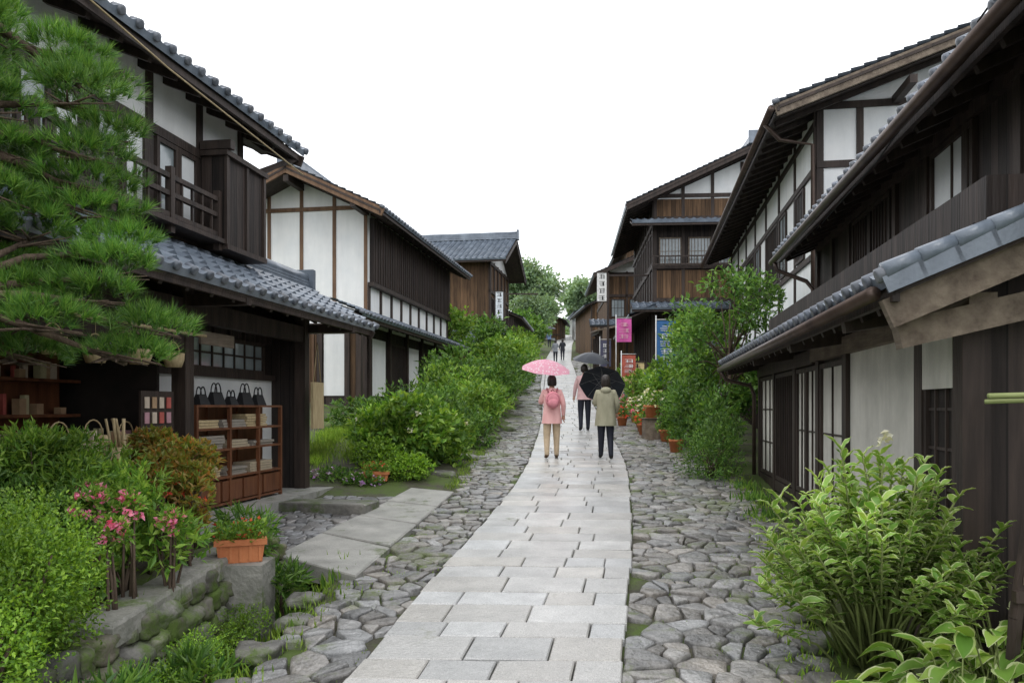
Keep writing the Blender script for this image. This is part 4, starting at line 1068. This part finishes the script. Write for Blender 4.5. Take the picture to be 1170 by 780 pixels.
def person(name,X_,Y_,H,yaw,coat,pants,shoe,arms,feet,hem=.42,hairlen=.06,bag=None,coatw=1.0,hood=False):
    z0=gzf(X_,Y_)+.045
    e=bpy.data.objects.new(name,None);scene.collection.objects.link(e);e.location=(X_,Y_,z0);e.rotation_euler=(0,0,yaw)
    (LE,LW),(RE,RW)=arms;(lk,la),(rk,ra)=feet
    J={'pel':(0,0,.515),'spi':(0,-.005,.62),'che':(0,0,.735),'nb':(0,.0,.815),'nk':(0,.005,.85),'hd':(0,.01,.895),
       'ls':(-.098,0,.79),'le':LE,'lw':LW,'lh':tuple(Vector(LW)+(Vector(LW)-Vector(LE)).normalized()*.02),
       'rs':(.098,0,.79),'re':RE,'rw':RW,'rh':tuple(Vector(RW)+(Vector(RW)-Vector(RE)).normalized()*.02),
       'lp':(-.05,0,.49),'lk':lk,'la':la,'lt':(la[0]-.008,la[1]+.085,la[2]-.022),
       'rp':(.05,0,.49),'rk':rk,'ra':ra,'rt':(ra[0]+.008,ra[1]+.085,ra[2]-.022)}
    Rd={'pel':(.085,.07),'spi':(.075,.06),'che':(.09,.065),'nb':(.045,.04),'nk':(.03,.03),'hd':(.035,.035),'ls':(.042,.042),'le':(.033,.033),'lw':(.024,.024),'lh':(.014,.014),
        'rs':(.042,.042),'re':(.033,.033),'rw':(.024,.024),'rh':(.014,.014),'lp':(.06,.062),'lk':(.043,.043),'la':(.03,.03),'lt':(.024,.02),'rp':(.06,.062),'rk':(.043,.043),'ra':(.03,.03),'rt':(.024,.02)}
    E=[('pel','spi',0),('spi','che',0),('che','nb',0),('nb','nk',3),('nk','hd',3),('che','ls',0),('ls','le',0),('le','lw',0),('lw','lh',3),('che','rs',0),('rs','re',0),('re','rw',0),('rw','rh',3),
       ('pel','lp',1),('lp','lk',1),('lk','la',1),('la','lt',2),('pel','rp',1),('rp','rk',1),('rk','ra',1),('ra','rt',2)]
    names=list(J);ix={n:i for i,n in enumerate(names)}
    me=bpy.data.meshes.new('sk');me.from_pydata([tuple(c*H for c in J[n]) for n in names],[(ix[p],ix[q]) for p,q,_ in E],[])
    ob=bpy.data.objects.new('sk',me);scene.collection.objects.link(ob)
    ob.modifiers.new('Skin','SKIN')
    sv=me.skin_vertices[0].data
    for n in names: sv[ix[n]].radius=(Rd[n][0]*H,Rd[n][1]*H)
    sv[0].use_root=True
    s=ob.modifiers.new('Sub','SUBSURF');s.levels=2;s.render_levels=2
    dg=bpy.context.evaluated_depsgraph_get()
    m2=bpy.data.meshes.new_from_object(ob.evaluated_get(dg))
    bpy.data.objects.remove(ob)
    m2.materials.clear()
    for m in(coat,pants,shoe,skin): m2.materials.append(m)
    segs=[(Vector(J[p])*H,Vector(J[q])*H,l) for p,q,l in E]
    for p in m2.polygons:
        c=p.center;bd=1e9;bl=0
        for A0,B0,l in segs:
            ab=B0-A0;t=max(0,min(1,(c-A0).dot(ab)/ab.length_squared));d=(c-A0-ab*t).length
            if d<bd: bd=d;bl=l
        if c.z<.05*H: bl=2
        p.material_index=bl;p.use_smooth=True
    bo=bpy.data.objects.new('body',m2);scene.collection.objects.link(bo);bo.parent=e
    a=Acc();h=H
    zz=[.84,.825,.80,.77,.70,.62,.55,.48,hem]
    rx=[.042,.065,.100,.112,.104,.098,.104,.112,.118];ry=[.04,.05,.060,.068,.072,.068,.074,.08,.084]
    shell_loft(a,[(z*h,x*h*coatw,y*h*coatw,0,0) for z,x,y in zip(zz,rx,ry)],0,fold=.06)
    if hood: ell(a,(0,-.045*h,.815*h),(.065*h,.045*h,.04*h),0)
    a.build('jacket',[coat],parent=e)
    a=Acc();hc=(0,.012*h,.925*h)
    ell(a,hc,(.047*h,.056*h,.068*h),0,20,14)
    ell(a,(0,hc[1]+.056*h,hc[2]-.008*h),(.007*h,.011*h,.014*h),0,8,6)
    for sx in(-1,1):
        ell(a,(sx*.048*h,hc[1],hc[2]-.005*h),(.006*h,.012*h,.018*h),0,8,6)
        ell(a,(sx*.018*h,hc[1]+.05*h,hc[2]+.004*h),(.008*h,.005*h,.005*h),1,8,6)
    ell(a,(0,hc[1]+.05*h,hc[2]-.034*h),(.014*h,.006*h,.004*h),2,8,6)
    a.build('head',[skin,black,FLAT('lips',(.5,.15,.13))],parent=e)
    a=Acc()
    def keep(x,y,z): return not(y>.018*h and z<.03*h)
    ell(a,(0,hc[1]-.004*h,hc[2]+.006*h),(.055*h,.063*h,.072*h),0,28,18,keep,.015)
    shell_loft(a,[((hc[2]+.01*h),.054*h,.05*h,0,hc[1]-.014*h),(hc[2]-.03*h,.056*h,.046*h,0,hc[1]-.02*h),(hc[2]-.03*h-hairlen*.5*h,.053*h,.04*h,0,hc[1]-.022*h),(hc[2]-.03*h-hairlen*h,.046*h,.032*h,0,hc[1]-.024*h)],0,fold=.06)
    a.build('hair',hairm,parent=e)
    for sd,wv,ev in(('left_hand',LW,LE),('right_hand',RW,RE)):
        a=Acc();d=(Vector(wv)-Vector(ev)).normalized();gr_=wv[2]>.55
        hand(a,Vector(wv)*h,d,(0,1,0) if not gr_ else (0,0,1),h/1.6,gr_);a.build(sd,skin,parent=e)
    if bag:
        a=Acc();c=(0,-.108*h,.70*h)
        ell(a,c,(.088*h,.052*h,.10*h),0,24,16);ell(a,(0,-.15*h,.665*h),(.06*h,.025*h,.05*h),0,18,10)
        for sx in(-1,1): tube(a,[(sx*.05*h,-.08*h,.79*h),(sx*.062*h,-.03*h,.835*h),(sx*.075*h,.04*h,.79*h),(sx*.078*h,.075*h,.72*h)],.010*h,8,1)
        tube(a,[(-.02*h,-.09*h,.80*h),(0,-.10*h,.825*h),(.02*h,-.09*h,.80*h)],.006*h,6,1)
        tube(a,[(math.cos(t)*.07*h,-.1*h-.04*h,.70*h+math.sin(t)*.075*h) for t in np.linspace(-.3,3.4,14)],.004*h,6,1)
        a.build('backpack',bag,parent=e)
    return e,z0
def umbrella(name,grip,apex,R,mat_,hz=.24,panel=None,ribs=8):
    grip=Vector(grip);apex=Vector(apex);ax=(apex-grip).normalized()
    e=bpy.data.objects.new(name,None);scene.collection.objects.link(e);e.location=apex
    e.rotation_mode='QUATERNION';e.rotation_quaternion=ax.to_track_quat('Z','Y')
    a=Acc();V=[(0,0,0)];F=[];nr=8;na=ribs*4
    for i in range(1,nr+1):
        r=i/nr
        for k in range(na):
            t=2*math.pi*k/na;u=(k%4)/4.;sag=math.sin(math.pi*u)
            rr=R*r*(1-.07*sag*r*r);z=-hz*R/.5*(1-math.cos(r*1.35))/(1-math.cos(1.35))-.02*sag*r*(1-r)*2
            V.append((rr*math.cos(t),rr*math.sin(t),z))
    for k in range(na): F.append((0,1+k,1+(k+1)%na))
    for i in range(nr-1):
        for k in range(na): F.append((1+i*na+k,1+(i+1)*na+k,1+(i+1)*na+(k+1)%na,1+i*na+(k+1)%na))
    a.add(V,F,0,True);a.build('canopy',mat_,parent=e)
    a=Acc();Ls=(apex-grip).length
    tube(a,[(0,0,.05),(0,0,-Ls-.08)],.006,8);
    tube(a,[(0,0,-Ls-.04),(0,0,-Ls-.13),(.02,0,-Ls-.16),(.045,0,-Ls-.15),(.05,0,-Ls-.12)],.011,8)
    for k in range(ribs):
        t=2*math.pi*k/ribs
        pts=[(R*r*math.cos(t)*.99,R*r*math.sin(t)*.99,-hz*R/.5*(1-math.cos(r*1.35))/(1-math.cos(1.35))-.006) for r in(.02,.3,.6,.85,1.01)]
        tube(a,pts,.0025,4);tube(a,[(0,0,-hz*1.2),pts[2]],.0025,4)
    a.build('shaft_and_ribs',FLAT(name+'_metal',(.3,.3,.3),.3),parent=e)
pinkc=M('pink_coat',(.74,.38,.37),(.84,.5,.48),(8,8,3),.8,.3);beige=FLAT('beige_trousers',(.6,.46,.31));khaki=M('khaki_coat',(.26,.25,.17),(.38,.36,.26),(8,8,3),.85,.4)
navy=FLAT('navy_trousers',(.02,.022,.035));blackc=FLAT('black_fabric',(.02,.022,.03),.5);brownshoe=FLAT('brown_shoes',(.12,.07,.04));blackshoe=FLAT('black_shoes',(.015,.015,.015))
bagpink=FLAT('pink_backpack',(.75,.28,.33));strap=FLAT('backpack_strap',(.45,.15,.18));shirt=FLAT('salmon_shirt',(.6,.38,.38))
def cloth(name,c1,c2,scale):
    m=bpy.data.materials.new(name);m.use_nodes=True;nt=m.node_tree;nt.nodes.clear()
    co=nd(nt,'ShaderNodeTexCoord').outputs['Object']
    v=nd(nt,'ShaderNodeTexVoronoi',{'Vector':co,'Scale':scale}).outputs[0]
    f=nd(nt,'ShaderNodeMapRange',{0:v,1:.25,2:.4}).outputs[0]
    col=mixc(nt,f,c4(c1),c4(c2));p=nd(nt,'ShaderNodeBsdfPrincipled',{'Base Color':col,'Roughness':.5});t=nd(nt,'ShaderNodeBsdfTranslucent',{'Color':col})
    nd(nt,'ShaderNodeOutputMaterial',{0:nd(nt,'ShaderNodeMixShader',{0:.35,1:p.outputs[0],2:t.outputs[0]}).outputs[0]});return m
umbpink=cloth('pink_umbrella_cloth',(.86,.70,.74),(.80,.36,.47),20.);umbblack=FLAT('black_umbrella_cloth',(.02,.025,.035),.4)
H=1.54
e,z=person('woman_in_pink_coat',.73,14.4,H,0.05,pinkc,beige,brownshoe,
  (((-.135,.03,.66),(-.10,.13,.70)),((.135,-.02,.645),(.14,.03,.52))),
  (((-.06,.02,.27),(-.062,-.03,.045)),((.058,.03,.275),(.060,.05,.042))),hem=.42,hairlen=.03,bag=[bagpink,strap])
umbrella('pink_umbrella',(.73-.10*H,14.4+.17*H,z+.72*H),(.64,14.48,2.47),.47,umbpink,.20)
e,z=person('woman_in_khaki_coat',1.70,14.3,1.54,-.05,khaki,navy,blackshoe,
  (((-.13,.02,.65),(-.085,.12,.70)),((.14,-.01,.64),(.13,.07,.56))),
  (((-.05,.03,.28),(-.05,.09,.05)),((.055,.02,.27),(.06,-.04,.045))),hem=.40,hairlen=.035,coatw=1.06,hood=True)
umbrella('black_umbrella',(1.62,14.55,z+1.08),(1.74,15.05,z+1.50),.44,umbblack,.22)
e,z=person('man_with_umbrella',1.84,20,1.70,0,shirt,navy,blackshoe,
  (((-.135,.02,.65),(-.15,.05,.52)),((.13,.03,.66),(.08,.13,.72))),
  (((-.055,.02,.28),(-.055,-.02,.045)),((.055,.03,.28),(.058,.06,.045))),hem=.47,hairlen=.01)
umbrella('black_umbrella',(1.84+.08*1.7,20.26,z+.74*1.7),(2.05,20.1,z+2.0),.50,umbblack,.22)
for (nm,x_,y_,c,p_) in(('pedestrian',3.2,58,FLAT('grey_jacket',(.25,.27,.3)),navy),('pedestrian',3.85,60,blackc,navy),('pedestrian',3.6,76,FLAT('blue_jacket',(.12,.18,.3)),navy)):
    person(nm,x_,y_,1.65,0,c,p_,blackshoe,(((-.135,.02,.65),(-.15,.05,.52)),((.13,.03,.66),(.08,.13,.72))),(((-.055,.02,.28),(-.055,-.04,.045)),((.055,.03,.28),(.058,.08,.045))),hem=.45)
g=gzf(3.6,76);umbrella('black_umbrella',(3.73,76.2,g+1.2),(3.7,76.1,g+2.05),.55,umbblack,.22)

a=Acc();slab(a,[(-3.3,9.75),(-1.75,9.35),(-1.65,9.8),(-3.2,10.2)],lambda X,Y:.44,th=.14,bev=.015);a.build('stone_step',rockm)
a=Acc();tube(a,[(0,0,0),(0,0,.25),(0,0,.5)],[.12,.14,.12],18)
for k in range(7): tube(a,[(random.uniform(-.05,.05),random.uniform(-.05,.05),.4),(random.uniform(-.1,.1),random.uniform(-.1,.1),.75)],.012,6)
a.build('wooden_barrel',straw,loc=(-3.45,6.9,.75));a=Acc();box(a,-3.7,-3.2,6.7,7.1,.1,.75);a.build('wooden_stand',darkwood)

# ------------------------------------------------------------ light, world, camera
w=bpy.data.worlds.new('World');scene.world=w;w.use_nodes=True;nt=w.node_tree;nt.nodes.clear()
sky=nd(nt,'ShaderNodeTexSky',sky_type='NISHITA',sun_disc=False,sun_elevation=math.radians(60),sun_rotation=math.radians(200))
col=mixc(nt,.92,sky.outputs[0],(12.4,12.6,13.0,1))
bg=nd(nt,'ShaderNodeBackground',{'Color':col,'Strength':.145});nd(nt,'ShaderNodeOutputWorld',{0:bg.outputs[0]})
sl=bpy.data.lights.new('sun','SUN');sl.energy=.9;sl.angle=math.radians(25);sl.color=(1,.98,.94)
so=bpy.data.objects.new('sun',sl);scene.collection.objects.link(so)
az=math.radians(200);el=math.radians(60)
dv=Vector((math.sin(az)*math.cos(el),math.cos(az)*math.cos(el),math.sin(el)))
so.rotation_euler=dv.to_track_quat('Z','Y').to_euler();so.location=dv*50
cd=bpy.data.cameras.new('camera');cam=bpy.data.objects.new('camera',cd);scene.collection.objects.link(cam)
cam.location=(0,0,1.6);cam.rotation_euler=(math.radians(90),0,0)
cd.sensor_width=36;cd.lens=36*900/1170;cd.shift_y=75/1170;cd.clip_end=2000;cd.clip_start=.05
scene.camera=cam
scene.view_settings.view_transform='Standard';scene.view_settings.look='None';scene.view_settings.exposure=0;scene.view_settings.gamma=1
